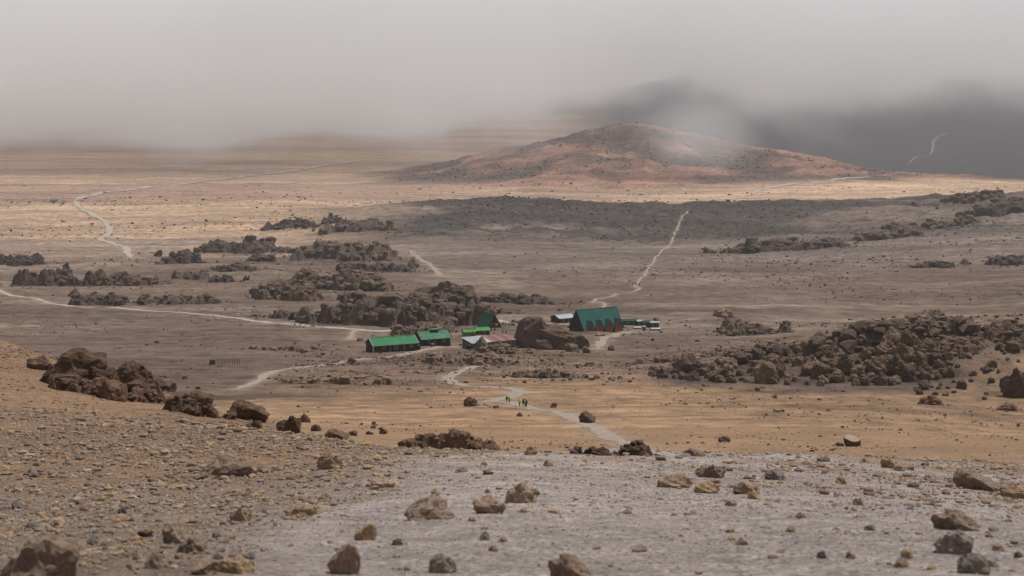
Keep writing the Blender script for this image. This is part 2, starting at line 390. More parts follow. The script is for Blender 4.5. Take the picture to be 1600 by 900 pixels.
TINT = ground_tint(GX, GY, path_mask, rock_mask)
Q = (np.arange(NR-1)[:, None]*NT+np.arange(NT-1)[None]); Q = np.stack([Q, Q+1, Q+NT+1, Q+NT], -1)
cY = (GY[:-1, :-1]+GY[1:, 1:])/2; cX = (GX[:-1, :-1]+GX[1:, 1:])/2; cU = UC+F*cX/np.maximum(cY, 8)
is_hill = hill(cX, cY) > 5
is_mtn = (cY > 4300) & (cU > 1080) & ~is_hill
is_near = cY < 330
M_NEAR, M_FAR = ground_material('scree_ground', True), ground_material('plain_ground', False)
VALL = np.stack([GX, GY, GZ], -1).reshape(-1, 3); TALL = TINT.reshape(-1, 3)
def cut(name, mask, mat):
    q = Q[mask].reshape(-1, 4); ids, inv = np.unique(q, return_inverse=True)
    o = mesh_np(name, VALL[ids], inv.reshape(-1, 4), mat, TALL[ids]); tag(o, kind='structure'); return o
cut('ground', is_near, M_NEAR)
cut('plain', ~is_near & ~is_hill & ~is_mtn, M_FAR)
cut('hill', is_hill, M_FAR)
cut('mountain_slope', is_mtn, M_FAR)

# ---- trails as thin sheets on the land
def trail_material(name, c):
    m, n, b = nt(name)
    g = n.nodes.new('ShaderNodeNewGeometry').outputs['Position']
    n1 = noise_node(n, .7, 7, .65, g); n2 = noise_node(n, 6, 5, .7, g)
    k = n.nodes.new('ShaderNodeRGB'); k.outputs[0].default_value = (*c, 1)
    o = mul(n, k.outputs[0], ramp(n, n1.outputs[0], [(.3, .72), (.7, 1.22)]).outputs[0])
    o = mul(n, o, ramp(n, n2.outputs[0], [(.3, .8), (.7, 1.15)]).outputs[0])
    n.links.new(o, b.inputs['Base Color']); bump(n, b, n2.outputs[0], .5, .08)
    return m
M_TRAIL, M_PALED = trail_material('trail_dust', TRAIL), trail_material('pale_dust', (.38,.31,.245))
for k, (xy, w) in trail_xy.items():
    t = np.gradient(xy, axis=0); t /= np.linalg.norm(t, axis=1)[:, None]+1e-9; nrm = np.stack([-t[:, 1], t[:, 0]], 1)
    s = np.concatenate([[0], np.cumsum(np.linalg.norm(np.diff(xy, axis=0), axis=1))])
    wl = w*.5*(1+.45*fbm(s, s*0+3, 5*w, 3, 5)); wr = w*.5*(1+.45*fbm(s, s*0+9, 5*w, 3, 8))
    end = np.clip(np.minimum(s, s[-1]-s)/(3*w), .12, 1); wl *= end; wr *= end
    cols = np.linspace(-1, 1, 7); V = []
    for cc_ in cols:
        off = np.where(cc_ < 0, wr*cc_, wl*cc_)[:, None]
        q = xy+nrm*off; V.append(np.column_stack([q, zmesh(q[:, 0], q[:, 1])+.02+.00006*q[:, 1]+.0003*np.maximum(q[:, 1]-900, 0)]))
    V = np.stack(V, 1); n_, m_ = V.shape[:2]
    q = (np.arange(n_-1)[:, None]*m_+np.arange(m_-1)[None]); q = np.stack([q, q+1, q+m_+1, q+m_], -1).reshape(-1, 4)
    o = mesh_np(k, V.reshape(-1, 3), q[:, ::-1], M_PALED if k in ('plain_trail', 'long_trail', 'far_trail', 'west_trail') else M_TRAIL); tag(o, kind='structure')
# ------------------------------------------------------------------ rock shapes
rng = np.random.default_rng(7); random.seed(7)
def ico(sub):
    bm = bmesh.new(); bmesh.ops.create_icosphere(bm, subdivisions=sub, radius=1.0)
    V = np.array([v.co[:] for v in bm.verts]); T = np.array([[v.index for v in f.verts] for f in bm.faces]); bm.free(); return V, T
def rock_shape(seed, sub, cuts=9, rough=.16, sharp=.9):
    r = np.random.default_rng(seed); V, T = ico(sub); V = V.copy()
    V *= (1+.22*vnoise3(V*1.1+r.uniform(0, 50, 3), seed))[:, None]
    for k in range(cuts):
        n = r.normal(size=3); n /= np.linalg.norm(n); c = r.uniform(.52, .86)
        d = V@n-c; V -= np.outer(np.clip(d, 0, None)*sharp, n)
    nn = V/np.linalg.norm(V, axis=1)[:, None]
    f = rough*vnoise3(V*2.6+seed, seed+1)+rough*.55*vnoise3(V*5.7+seed, seed+2)
    if sub >= 3: f = f+rough*.35*vnoise3(V*11+seed, seed+3)
    if sub >= 4: f = f+rough*.2*vnoise3(V*23+seed, seed+4)
    V += nn*f[:, None]
    V[:, 2] = np.where(V[:, 2] < -.35, -.35+(V[:, 2]+.35)*.3, V[:, 2])
    lo, hi = V.min(0), V.max(0); V = (V-(lo+hi)/2)/(hi-lo)      # unit box, centred
    V[:, 2] += .5
    return V, T
def rock_material(name, ca, cb, scale, bstr=.8, bdist=.1, dust=None):
    m, n, b = nt(name)
    tc = n.nodes.new('ShaderNodeNewGeometry').outputs['Position']
    oi = n.nodes.new('ShaderNodeObjectInfo')
    n1 = noise_node(n, scale, 8, .65, tc); n2 = noise_node(n, scale*6, 6, .7, tc)
    r1 = ramp(n, n1.outputs[0], [(.3, ca), (.7, cb)])
    o = mul(n, r1.outputs[0], ramp(n, n2.outputs[0], [(.28, .5), (.72, 1.45)]).outputs[0])
    o = mul(n, o, ramp(n, oi.outputs['Random'], [(0, (.72, .70, .70)), (.5, (1, .95, .9)), (1, (1.3, 1.2, 1.08))]).outputs[0])
    n.links.new(o, b.inputs['Base Color'])
    ad = n.nodes.new('ShaderNodeMath'); ad.operation = 'ADD'; n.links.new(n1.outputs[0], ad.inputs[0]); n.links.new(n2.outputs[0], ad.inputs[1])
    bump(n, b, ad.outputs[0], bstr, bdist)
    return m
def tint_material(name, scale, bdist):
    m, n, b = nt(name); tc = n.nodes.new('ShaderNodeNewGeometry').outputs['Position']
    n2 = noise_node(n, scale, 5, .7, tc)
    n.links.new(mul(n, attr(n, 'tint'), ramp(n, n2.outputs[0], [(.3, .62), (.7, 1.35)]).outputs[0]), b.inputs['Base Color'])
    bump(n, b, n2.outputs[0], .7, bdist); return m
M_STONE = rock_material('brown_stone', (.19,.135,.10), (.34,.255,.195), 5, .6, .04)
M_OCHRE = rock_material('ochre_stone', (.24,.165,.105), (.37,.265,.175), 5, .6, .04)
M_GREYS = rock_material('grey_stone', (.14,.12,.11), (.25,.215,.19), 5, .6, .04)
M_LAVA = rock_material('dark_lava', (.075,.055,.044), (.18,.125,.093), .35, .7, .6)
M_LAVA_NEAR = rock_material('dark_lava_block', (.075,.05,.038), (.18,.115,.08), 1.1, .7, .25)
M_OUT = rock_material('far_lava', (.068,.052,.044), (.155,.114,.09), .16, .7, 1.0)
M_OUTB = rock_material('brown_lava', (.11,.08,.062), (.24,.17,.128), .3, .7, .6)
M_RUB = tint_material('loose_stones', 30, .01); M_RUBF = tint_material('far_stones', 1.2, .2)

def mk_variants(tagname, n, sub, mats, **kw):
    out = []
    for k in range(n):
        V, T = rock_shape(100+k*7+sub*1000, sub, **kw); row = {}
        for m in mats:
            o = mesh_np(tagname, V, T, m, smooth=False, link=False); row[m.name] = o.data; bpy.data.objects.remove(o)
        out.append(row)
    return out
V_BIG = mk_variants('boulder', 9, 4, [M_STONE, M_OCHRE, M_GREYS, M_LAVA, M_LAVA_NEAR, M_OUTB], rough=.15)
V_MED = mk_variants('stone', 12, 3, [M_STONE, M_OCHRE, M_GREYS, M_LAVA, M_LAVA_NEAR, M_OUTB], rough=.17)
def put_rock(name, px, py, w, h, mat, label, group=None, cat='rock', var=None, dmin=6.0, rz=None, deep=1.0, sink=.16, big=True, pos=None):
    p = pos if pos is not None else P(px, py, dmin); s = p.y/F
    vs = V_BIG if big else V_MED
    k = random.randrange(len(vs)) if var is None else var % len(vs)
    o = bpy.data.objects.new(name, vs[k][mat.name]); col.objects.link(o)
    W, H = w*s, h*s
    a = random.uniform(-.5, .5) if rz is None else rz
    o.scale = (W*1.04, W*deep*random.uniform(.75, 1.0), H*(1+sink)); o.rotation_euler = (random.uniform(-.06, .06), random.uniform(-.08, .08), a+(math.pi if random.random() < .5 else 0))
    yy = p.y+W*deep*.35
    zz = min(float(zmesh(p.x, yy)), p.z+.25*H)
    o.location = (p.x, yy, zz-H*sink)
    tag(o, label, cat, group); return o

# ---- foreground rocks that stand out
NEAR = [
 (673,813,80,36,M_STONE,'rounded tan boulder half sunk in grey scree, centre foreground'),
 (813,786,54,34,M_STONE,'lumpy tan rock, right one of the touching pair on grey scree'),
 (766,802,52,28,M_STONE,'low brown rock, left one of the touching pair on grey scree'),
 (350,746,96,36,M_STONE,'widest brown block on the left foreground slope, flat topped'),
 (515,734,42,26,M_STONE,'pointed brown rock at the left edge of the grey scree'),
 (272,850,40,30,M_STONE,'squarish brown rock with a smaller rock leaning on its right'),
 (300,866,52,28,M_STONE,'brown rock leaning on the squarish rock at lower left'),
 (537,897,54,50,M_STONE,'upright tan rock at the bottom edge left of the scree'),
 (692,895,44,30,M_GREYS,'dark brown rock at the bottom edge below the tan boulder'),
 (893,906,66,40,M_STONE,'blurred reddish rock cut by the bottom edge of the photo'),
 (52,915,122,80,M_STONE,'big blurred brown boulder in the bottom left corner'),
 (571,844,36,26,M_OCHRE,'ochre yellow stone below and left of the tan boulder'),
 (1492,866,62,36,M_GREYS,'dark grey rock near the right edge of the foreground'),
 (1525,897,54,34,M_GREYS,'dark blurred rock in the bottom right corner'),
 (1500,829,74,34,M_STONE,'broad brown rock above the dark grey rock at right'),
 (1527,766,68,30,M_STONE,'broad orange brown rock at right edge of scree crest'),
 (1588,780,46,26,M_OCHRE,'tan rock cut by the right edge of the photo'),
 (1057,763,56,22,M_STONE,'flat tan rock on the scree crest right of centre'),
 (1106,771,40,18,M_OCHRE,'small tan rock right of the flat tan rock'),
 (1168,772,44,20,M_STONE,'brown crumbly rock at centre right of the scree'),
 (1112,746,48,22,M_STONE,'reddish brown rock behind the flat tan rock'),
 (1390,731,28,20,M_OCHRE,'upright pale wedge of stone on the scree crest'),
 (1212,750,34,16,M_GREYS,'dark grey rock on the stony scree crest'),
 (366,896,62,24,M_OCHRE,'long tan stone lying along the bottom edge at left'),
 (318,898,44,22,M_STONE,'dark brown stone left of the long tan stone'),
 (240,889,30,24,M_STONE,'rounded grey brown stone at the lower left'),
 (374,816,36,24,M_STONE,'reddish stone on the left foreground slope'),
 (466,809,46,20,M_OCHRE,'flat ochre stone left of the grey scree'),
 (598,762,40,16,M_STONE,'flat reddish stone on the left part of grey scree'),
 (225,839,26,12,M_LAVA_NEAR,'black stone on the grey gravel at lower left'),
 (758,843,16,14,M_GREYS,'small dark upright stone on grey scree'),
 (721,738,20,8,M_GREYS,'smooth grey flat stone on upper grey scree'),
 (762,742,20,8,M_STONE,'small tan flat stone right of the smooth grey one'),
 (1160,852,20,12,M_STONE,'lone brown stone in the middle of the open scree'),
 (830,711,22,14,M_OCHRE,'pale tan rock on the crest left of the dark outcrop'),
 (1085,713,34,14,M_STONE,'pinkish rock on the crest right of the dark outcrop'),
]
for q in NEAR: put_rock('rock', q[0], q[1], q[2], q[3], q[4], q[5], 'rocks on the foreground slope', dmin=8, deep=.8, sink=.24)

# ---- dark lava blocks along the left shoulder and in the sandy valley
SIDE = [
 (108,606,104,62,'largest dark lava slab on the left shoulder with flat sloping face',90,.9),
 (150,612,64,44,'dark lava block below the largest slab on the left shoulder',90,.9),
 (62,578,50,22,'low dark rock left of the largest slab',90,.8),
 (168,624,52,34,'rounded dark boulder at the foot of the left slab',90,.9),
 (205,608,66,46,'craggy dark block right of the largest slab',90,.9),
 (187,626,28,18,'small dark boulder under the craggy block',90,.9),
 (236,614,50,26,'low brown lava block at right end of the slab group',90,.9),
 (266,612,17,15,'small round dark rock alone on the shoulder crest',90,.9),
 (296,640,68,30,'long low dark outcrop stone on the shoulder crest',90,.8),
 (326,652,28,22,'dark pointed rock where the left shoulder ends',90,.8),
 (388,656,62,30,'ragged dark lava block with a grey stone at its left',90,.8),
 (362,652,16,14,'grey stone at the left end of the ragged block',90,.8),
 (396,670,26,14,'small dark rock touching the domed rock',90,.9),
 (450,678,40,30,'domed dark rock on the left valley edge',90,.9),
 (476,660,17,15,'dark rock alone on the sand behind the domed rock',150,.9),
 (493,674,17,11,'small dark rock right of the domed rock',90,.9),
 (526,687,40,15,'pair of low dark lumps on the valley edge',90,.8),
 (552,681,16,8,'flat dark stone right of the low lumps',90,.8),
 (577,679,13,6,'tiny flat dark stone on the valley edge',90,.8),
 (599,678,13,9,'small triangular dark rock on the valley edge',90,.8),
 (630,698,20,11,'small dark rock in front of the long low outcrop',80,.8),
 (735,635,22,15,'dark wedge boulder left of the hikers',150,.9),
 (775,638,10,5,'flat dark stone below the trail by the hikers',150,.9),
 (812,651,11,7,'small brown stone below the four hikers',150,.9),
 (865,637,11,8,'small dark stone right of the four hikers',150,.9),
 (918,661,27,17,'dark rounded boulder beside the trail',150,.9),
 (1457,633,40,17,'dark pointed boulder on the right valley slope',150,.8),
 (1132,691,22,9,'low dark stone in the right of the sandy valley',150,.8),
 (1312,697,14,6,'small dark stone beside the pale topped block',150,.8),
 (1590,622,44,48,'tall dark boulder at the right edge below the cliff',150,.9),
 (1577,642,36,12,'low dark rocks below the tall boulder at right edge',150,.8),
]
for q in SIDE: put_rock('boulder', q[0], q[1], q[2], q[3], M_LAVA_NEAR, q[4], 'dark lava rocks of the left shoulder and valley', dmin=q[5], deep=q[6])
# the block whose upward faces are paler
p = P(1333, 698, 150); s = p.y/F
V, T = rock_shape(4242, 3, cuts=5, rough=.07); V = V*np.array([26*s, 22*s, 24*s]); V[:, 2] = np.minimum(V[:, 2], 15*s+.10*V[:, 0]+.5*V[:, 1])
M_PALE = rock_material('pale_top', (.42,.30,.19), (.55,.42,.28), 2, .5, .05)
o = mesh_np('boulder', V, T, M_LAVA_NEAR, smooth=False); o.data.materials.append(M_PALE)
for f in o.data.polygons:
    if f.normal.z > .8 and f.center.z > 9*s: f.material_index = 1
o.location = (p.x, p.y+8*s, p.z-2*s); tag(o, 'stump shaped block with pale top on the sand', 'rock')

# ---- boulders of the heap below the right-hand cliff
HB = ([1010,1100,1200,1300,1400,1490],[578,572,560,540,536,556],[590,597,602,604,603,592])
cnt = 0; spots = []
while cnt < 150:
    x = random.uniform(1015, 1485); t = random.random()**.8
    y = np.interp(x, HB[0], HB[1])*(1-t)+np.interp(x, HB[0], HB[2])*t
    w = random.choice([11,13,15,18,21,25,30,36,44])*(.65+.35*np.interp(x, [1010,1250,1400,1490], [.3,1,1,.5]))
    if any(abs(x-a)+1.6*abs(y-b) < .5*(w+c)*.8 for a, b, c in spots): 
        if random.random() < .93: continue
    spots.append((x, y, w)); cnt += 1
    hm_ = M_LAVA if random.random() < .6 else M_OUTB
    put_rock('heap_boulder', x, y, w, w*random.uniform(.6, .85), hm_,
             '%s %s lava boulder in the %s %s of the heap below the cliff' % ('large' if w > 27 else 'medium' if w > 16 else 'small', 'dark' if hm_ is M_LAVA else 'brown', 'upper' if t < .45 else 'lower', 'left end' if x < 1150 else 'left half' if x < 1260 else 'middle' if x < 1370 else 'right end'), 'boulders heaped below the right cliff', 'boulder', dmin=380, big=w > 16, deep=.9)

for k in range(46):
    x = random.uniform(1430, 1600); y = random.uniform(545, 622) if x > 1490 else random.uniform(590, 620)
    w = random.choice([6, 7, 8, 9, 11, 13, 17])
    put_rock('slope_boulder', x, y, w, w*random.uniform(.5, .8), M_LAVA, '%s dark boulder on the %s sandy slope at the right edge' % ('larger' if w > 10 else 'small', 'upper' if y < 582 else 'lower'),
             'boulders on the sandy slope at right', 'boulder', dmin=380, big=False, deep=.9)
# ---- stones scattered over the foreground slope that can still be picked out
def scatter_px(n, box, dens, tries=60000):
    out = []
    for k in range(tries):
        x, y = random.uniform(box[0], box[2]), random.uniform(box[1], box[3])
        if random.random() < dens(x, y): out.append((x, y))
        if len(out) >= n: break
    return out
def d_near(x, y):
    e = np.interp(y, [700,740,800,900], [640,600,520,380])
    left = 1.0 if x < e else .16
    right = .9*np.interp(x, [950,1150,1600], [0,.6,1])*np.interp(y, [715,735,790,900], [1,1,.45,.4])
    return max(left*np.interp(y, [690,720,900], [.5,1,1]), right)
k = 0
for x, y in scatter_px(150, (0, 716, 1600, 890), d_near):
    w = random.choice([10,11,12,13,14,15,16,18,20,23])*np.interp(y, [715,890], [.75,1.25])
    left = x < np.interp(y, [700,900], [640,380])
    m = random.choice([M_STONE, M_STONE, M_OCHRE, M_GREYS])
    cn_ = {M_STONE.name: 'brown', M_OCHRE.name: 'ochre', M_GREYS.name: 'grey'}[m.name]
    row_ = 'far' if y < 760 else 'middle' if y < 825 else 'near'
    lb = ('%s %s stone in the %s rubble of the left foreground' % ('bigger' if w > 16 else 'small', cn_, row_)) if left else ('%s %s stone on the %s part of the grey scree, %s' % ('bigger' if w > 19 else 'small', cn_, row_, 'centre' if x < 1100 else 'right'))
    put_rock('stone', x, y, w, w*random.uniform(.4, .7), m, lb, 'stones of the left rubble' if left else 'stones on the grey scree', 'stone', dmin=8, big=False, sink=.34)

# ------------------------------------------------------------------ uncountable stones: joined meshes
def rough20(seed):    # 12 corners, 20 triangles
    r = np.random.default_rng(seed); bm = bmesh.new(); bmesh.ops.create_icosphere(bm, subdivisions=1, radius=.5)
    V = np.array([v.co[:] for v in bm.verts]); T = np.array([[v.index for v in f.verts] for f in bm.faces]); bm.free()
    V = V*r.uniform(.72, 1.2, (len(V), 1))+r.uniform(-.06, .06, V.shape); V[:, 2] += .45; return V, T
ICO20 = [rough20(k) for k in range(14)]
def low_shape(seed):   # 8 corners, 12 triangles
    r = np.random.default_rng(seed); V = np.array([[x, y, z] for z in (0, 1) for y in (-.5, .5) for x in (-.5, .5)], float)
    V[4:, :2] *= r.uniform(.35, .8); V += r.uniform(-.16, .16, V.shape)
    T = np.array([[0,2,1],[1,2,3],[4,5,6],[5,7,6],[0,1,4],[1,5,4],[2,6,3],[3,6,7],[0,4,2],[2,4,6],[1,3,5],[3,7,5]])
    return V, T
LOWS = [low_shape(k) for k in range(8)]
def stones(name, X, Y, S, shapes, mat, pal, label, flat=(.45, .8), smooth=False, kind='stuff'):
    n = len(X); Z = zmesh(X, Y); r = np.random.default_rng(len(X)); VV, TT, CC = [], [], []; base = 0
    which = r.integers(0, len(shapes), n); pal = np.array(pal)
    for k, (V, T) in enumerate(shapes):
        i = np.where(which == k)[0]
        if not len(i): continue
        a = r.uniform(0, 6.283, len(i)); c, s_ = np.cos(a), np.sin(a)
        sx = S[i]; sy = S[i]*r.uniform(.6, 1, len(i)); sz = S[i]*r.uniform(flat[0], flat[1], len(i))
        vx = V[None, :, 0]*sx[:, None]; vy = V[None, :, 1]*sy[:, None]; vz = (V[None, :, 2]-.3)*sz[:, None]
        W = np.stack([vx*c[:, None]-vy*s_[:, None]+X[i][:, None], vx*s_[:, None]+vy*c[:, None]+Y[i][:, None], vz+Z[i][:, None]], -1)
        VV.append(W.reshape(-1, 3)); TT.append((T[None]+(np.arange(len(i))*len(V))[:, None, None]+base).reshape(-1, 3)); base += len(i)*len(V)
        cc = pal[r.integers(0, len(pal), len(i))]*r.uniform(.78, 1.18, (len(i), 1))
        CC.append(np.repeat(cc, len(V), 0))
    o = mesh_np(name, np.concatenate(VV), np.concatenate(TT), mat, np.concatenate(CC), smooth=smooth)
    tag(o, label, 'stones', kind=kind); return o
def sample(n, d0, d1, u0, u1, wfun, pw=1.0, seed=1):
    r = np.random.default_rng(seed); X, Y = [], []
    tot = 0
    while tot < n:
        m = n*3; t = r.random(m)
        d = 1/(1/d0+(1/d1-1/d0)*t) if pw == 1 else np.exp(np.log(d0)+np.log(d1/d0)*t)
        u = r.uniform(u0, u1, m); x = (u-UC)/F*d
        k = r.random(m) < wfun(u, d, x)
        X.append(x[k]); Y.append(d[k]); tot += int(k.sum())
    return np.concatenate(X)[:n], np.concatenate(Y)[:n]
def psize(n, a, b, al, seed):
    r = np.random.default_rng(seed).random(n); return (a**(1-al)+(b**(1-al)-a**(1-al))*r)**(1/(1-al))
PAL_NEAR = [(.31,.215,.135),(.27,.18,.11),(.24,.175,.132),(.26,.185,.125),(.22,.17,.14),(.20,.148,.12),(.29,.205,.13),(.25,.195,.16),(.18,.122,.09)]
PAL_GREY = [(.37,.315,.285),(.31,.262,.236),(.43,.37,.335),(.25,.208,.185),(.36,.28,.215),(.22,.17,.14)]
def w_left(u, d, x):
    e = np.interp(d, [10,17,30,45,60,80], [80,330,470,560,640,740])
    n_ = .55+.6*fbm(x, d, 2.2, 3, 71)
    return np.clip((1-sstep(-60, 130, u-e))*n_+.75*sstep(1100, 1600, u+300*fbm(x, d, 5, 2, 5))*n_*sstep(22, 40, d), .03, 1)
x, y = sample(23000, 11, 95, -150, 1750, w_left, 2, 11)
stones('rubble', x, y, psize(len(x), 2.2, 19, 2.5, 3)*y/F*1.1, ICO20, M_RUB, PAL_NEAR, 'loose brown rubble strewn over the foreground slope')
x, y = sample(46000, 10, 95, -150, 1750, lambda u, d, x: .25+.6*np.clip(.5+fbm(x, d, 1.2, 3, 9), 0, 1), 2, 12)
stones('gravel', x, y, psize(len(x), 1.3, 6, 2.4, 4)*y/F*1.1, LOWS, M_RUB, PAL_GREY, 'fine grey gravel covering the foreground scree', flat=(.3, .55))
x, y = sample(15000, 60, 190, -120, 760, lambda u, d, x: np.clip(.35+.8*fbm(x, d, 6, 3, 9), .08, 1), 2, 13)
stones('slope_stones', x, y, psize(len(x), 1.5, 7, 2.5, 5)*y/F*1.1, ICO20, M_RUB, [(.24,.155,.095),(.29,.19,.115),(.16,.108,.075),(.20,.14,.105)], 'brown stones strewn over the left shoulder')
def w_mid(u, d, x):
    band = np.exp(-((d-(610+.05*(u-700)))/75)**2)*sstep(380, 520, u)*(1-sstep(1120, 1250, u))
    sandy = .03+.35*np.clip(fbm(x, d, 34, 4, 15)-.12, 0, 1)
    terr = sstep(1080, 1250, u)*sstep(480, 540, d)*(1-sstep(700, 760, d))*.6
    return np.clip((band*(.4+fbm(x, d, 16, 3, 17))+sandy*.5+terr*(.4+fbm(x, d, 14, 2, 19))+1.1*rocky(x, d)), 0, 1)
x, y = sample(15000, 210, 760, -100, 1700, w_mid, 2, 14)
stones('valley_stones', x, y, psize(len(x), 1.1, 9, 2.9, 6)*y/F, LOWS+ICO20[:6], M_RUBF, [(.085,.062,.05),(.12,.085,.065),(.17,.12,.085),(.10,.08,.07)], 'dark stones scattered over the sandy valley and rise')
def w_far(u, d, x):
    rr = ridge_rough(x, d)*(.35+.9*np.clip(fbm(x*.5, d, 130, 4, 83), -.3, 1))
    pl = .25*np.clip(fbm(x, d, 120, 4, 25)-.1, 0, 1)+.006
    strip = np.exp(-((d-2380)/110)**2)*.2+np.exp(-((d-1560)/130)**2)*sstep(800, 1100, u)*np.clip(fbm(x, d, 90, 3, 27)+.1, 0, 1)
    return np.clip(rr*.8+pl+strip*.8+1.3*rocky(x, d), 0, 1)
x, y = sample(21000, 760, 3000, -120, 1720, w_far, 2, 15)
stones('plain_stones', x, y, psize(len(x), .9, 5.0, 2.9, 7)*y/F*1.15, LOWS, M_RUBF, [(.045,.037,.032),(.065,.052,.044),(.10,.075,.06)], 'dark stones and tufts dotting the far plain and ridge', flat=(.35, .7))

x, y = sample(4500, 2700, 4100, 560, 1560, lambda u, d, x: sstep(6, 25, hill(x, d))*np.clip(.25+.9*fbm(x, d, 110, 4, 91), .03, 1), 2, 16)
stones('hill_stones', x, y, psize(len(x), .8, 3.6, 2.6, 8)*y/F*1.2, LOWS, M_RUBF, [(.05,.04,.035),(.08,.055,.043),(.13,.08,.055)], 'dark stones dotting the flanks of the far hill', flat=(.4, .8))
# ------------------------------------------------------------------ lava outcrops
def lumps(X, Y, cell, seed):
    ix, iy = np.floor(X/cell), np.floor(Y/cell); best = np.zeros_like(X)
    for a in (-1, 0, 1):
        for b in (-1, 0, 1):
            jx, jy = ix+a, iy+b
            cx = (jx+_h(jx, jy, seed))*cell; cy2 = (jy+_h(jx, jy, seed+1))*cell
            R = cell*(.45+.6*_h(jx, jy, seed+2)); hh = .45+.75*_h(jx, jy, seed+3)
            d2 = ((X-cx)**2+((Y-cy2)*1.1)**2)/R**2
            best = np.maximum(best, hh*np.clip(1-d2, 0, 1)**.8)
    return best
CHUNK = [rock_shape(3000+k, 1, cuts=5, rough=.12) for k in range(14)]
CHUNK2 = [rock_shape(3000+k, 2, cuts=7, rough=.16) for k in range(8)]
def outcrop(px, py, w, h, label, mat=None, dmin=300, seed=1, deep=.42, name='lava_outcrop', crag=1.0, group='lava outcrops around the huts', rz=0.0, flat=.5):
    p = P(px, py, dmin); s = p.y/F; A = w*s*.5; B = max(A*deep*1.5, 1.4*h*s); H = max((h-2*B*abs(p.z)/p.y/p.y*F*.8)*s, .26*h*s)
    nx = int(np.clip(w*1.1, 36, 190)); ny = int(np.clip(nx*B/A, 22, 130))
    gx, gy = np.meshgrid(np.linspace(-1.25, 1.25, nx), np.linspace(-1.25, 1.25, ny), indexing='xy')
    lx, ly = gx*A, gy*B; c, sn = math.cos(rz), math.sin(rz)
    X = p.x+lx*c-ly*sn; Y = p.y+B*.8+lx*sn+ly*c
    r = np.sqrt(gx**2+gy**2)+.6*fbm(X+seed*91, Y, .5*A, 5, seed)
    m = 1-sstep(.12, 1.05, r)
    cell = max(A*.12, 5*s)
    wx = X+.35*cell*fbm(X, Y, cell*.6, 3, seed+40); wy = Y+.35*cell*fbm(X, Y, cell*.6, 3, seed+41)
    l1 = lumps(wx+seed*37, wy, cell*2.3, seed); l2 = lumps(wx, wy+seed*11, cell, seed+7); l3 = lumps(wx, wy, cell*.45, seed+9)
    mm = sstep(.0, .4, m)
    z = H*m*(.62+.4*fbm(X, Y, A*.5, 3, seed+3))+crag*mm*cell*(.8*l1+.42*l2+.2*l3+.1*fbm(X, Y, cell*.3, 3, seed+5))-.34*cell*crag-(1-m)*.3
    Z = zmesh(X, Y)+z
    V = np.stack([X, Y, Z], -1).reshape(-1, 3)
    q = (np.arange(ny-1)[:, None]*nx+np.arange(nx-1)[None]); q = np.stack([q, q+1, q+nx+1, q+nx], -1).reshape(-1, 4)
    keep = (z.reshape(-1)[q].max(1) > -.1*H-.1); q = q[keep]
    ids, inv = np.unique(q, return_inverse=True); inv = inv.reshape(-1, 4)
    VV, TT = [V[ids]], [np.concatenate([inv[:, [0, 1, 2]], inv[:, [0, 2, 3]]])]; nb = len(ids)
    rr_ = np.random.default_rng(seed+500); cand = np.where((z.ravel() > .05*H) & (m.ravel() > .03))[0]
    for i_ in (rr_.choice(cand, min(len(cand), int(40+w*.35)), replace=False) if len(cand) else []):
        ck_ = CHUNK2 if w > 190 or p.y < 200 else CHUNK; cv_, ct_ = ck_[rr_.integers(len(ck_))]; sz = cell*rr_.uniform(.5, 1.0)*(2.1 if rr_.random() < .18 else 1.15)
        a_ = rr_.uniform(0, 6.28); k_ = cv_*np.array([sz*rr_.uniform(.9, 1.6), sz, sz*rr_.uniform(.45, .8)])
        k_ = np.column_stack([k_[:, 0]*math.cos(a_)-k_[:, 1]*math.sin(a_), k_[:, 0]*math.sin(a_)+k_[:, 1]*math.cos(a_), k_[:, 2]-.25*sz])
        VV.append(k_+V[i_]); TT.append(ct_+nb); nb += len(cv_)
    o = mesh_np(name, np.concatenate(VV), np.concatenate(TT), mat or M_OUT, smooth=False)
    tag(o, label, 'outcrop', group); return o
ROCKM = {'OUT': M_OUT, 'OUTB': M_OUTB, 'LAVA': M_LAVA, 'LAVA_NEAR': M_LAVA_NEAR}
for k, q in enumerate(OUT):
    outcrop(q[0], q[1], q[2], q[3], q[4], ROCKM[q[5]], q[6], seed=20+k, deep=q[7], group='lava outcrops of the near valley' if q[6] < 300 else 'lava outcrops around the huts')
put_rock('boulder', 690, 477, 98, 38, M_OUTB, 'block shaped cliff crowning the large outcrop behind the huts', cat='rock', dmin=760, deep=.5, rz=.1)
put_rock('boulder', 645, 420, 20, 15, M_OUT if False else M_LAVA, 'lone round boulder on the plain beyond the outcrop', cat='rock', dmin=900, big=True)
put_rock('boulder', 1132, 496, 34, 13, M_OUTB, 'lone flat boulder on the plain right of the lodge', cat='rock', dmin=760)
put_rock('boulder', 246, 401, 13, 11, M_LAVA, 'single dark boulder beside the low outcrop', cat='rock', dmin=900)
put_rock('boulder', 115, 463, 20, 12, M_LAVA, 'dark boulder at left end of the rounded outcrop', cat='rock', dmin=700)
put_rock('boulder', 753, 549, 26, 24, M_OUTB, 'brown boulder in front of the rusty roofed building', cat='rock', dmin=560)
put_rock('boulder', 917, 552, 14, 11, M_LAVA, 'round dark boulder below the lodge', cat='rock', dmin=560)
put_rock('boulder', 893, 549, 22, 13, M_LAVA, 'dark boulder left of the round one below the lodge', cat='rock', dmin=560)
put_rock('boulder', 955, 548, 11, 9, M_LAVA, 'small dark boulder right of the round one below the lodge', cat='rock', dmin=560)
put_rock('boulder', 938, 525, 16, 6, M_OUTB, 'low flat boulder just before the lodge', cat='rock', dmin=560)
put_rock('boulder', 548, 569, 14, 11, M_LAVA, 'dark boulder by the bend path left of the rise', cat='rock', dmin=430)
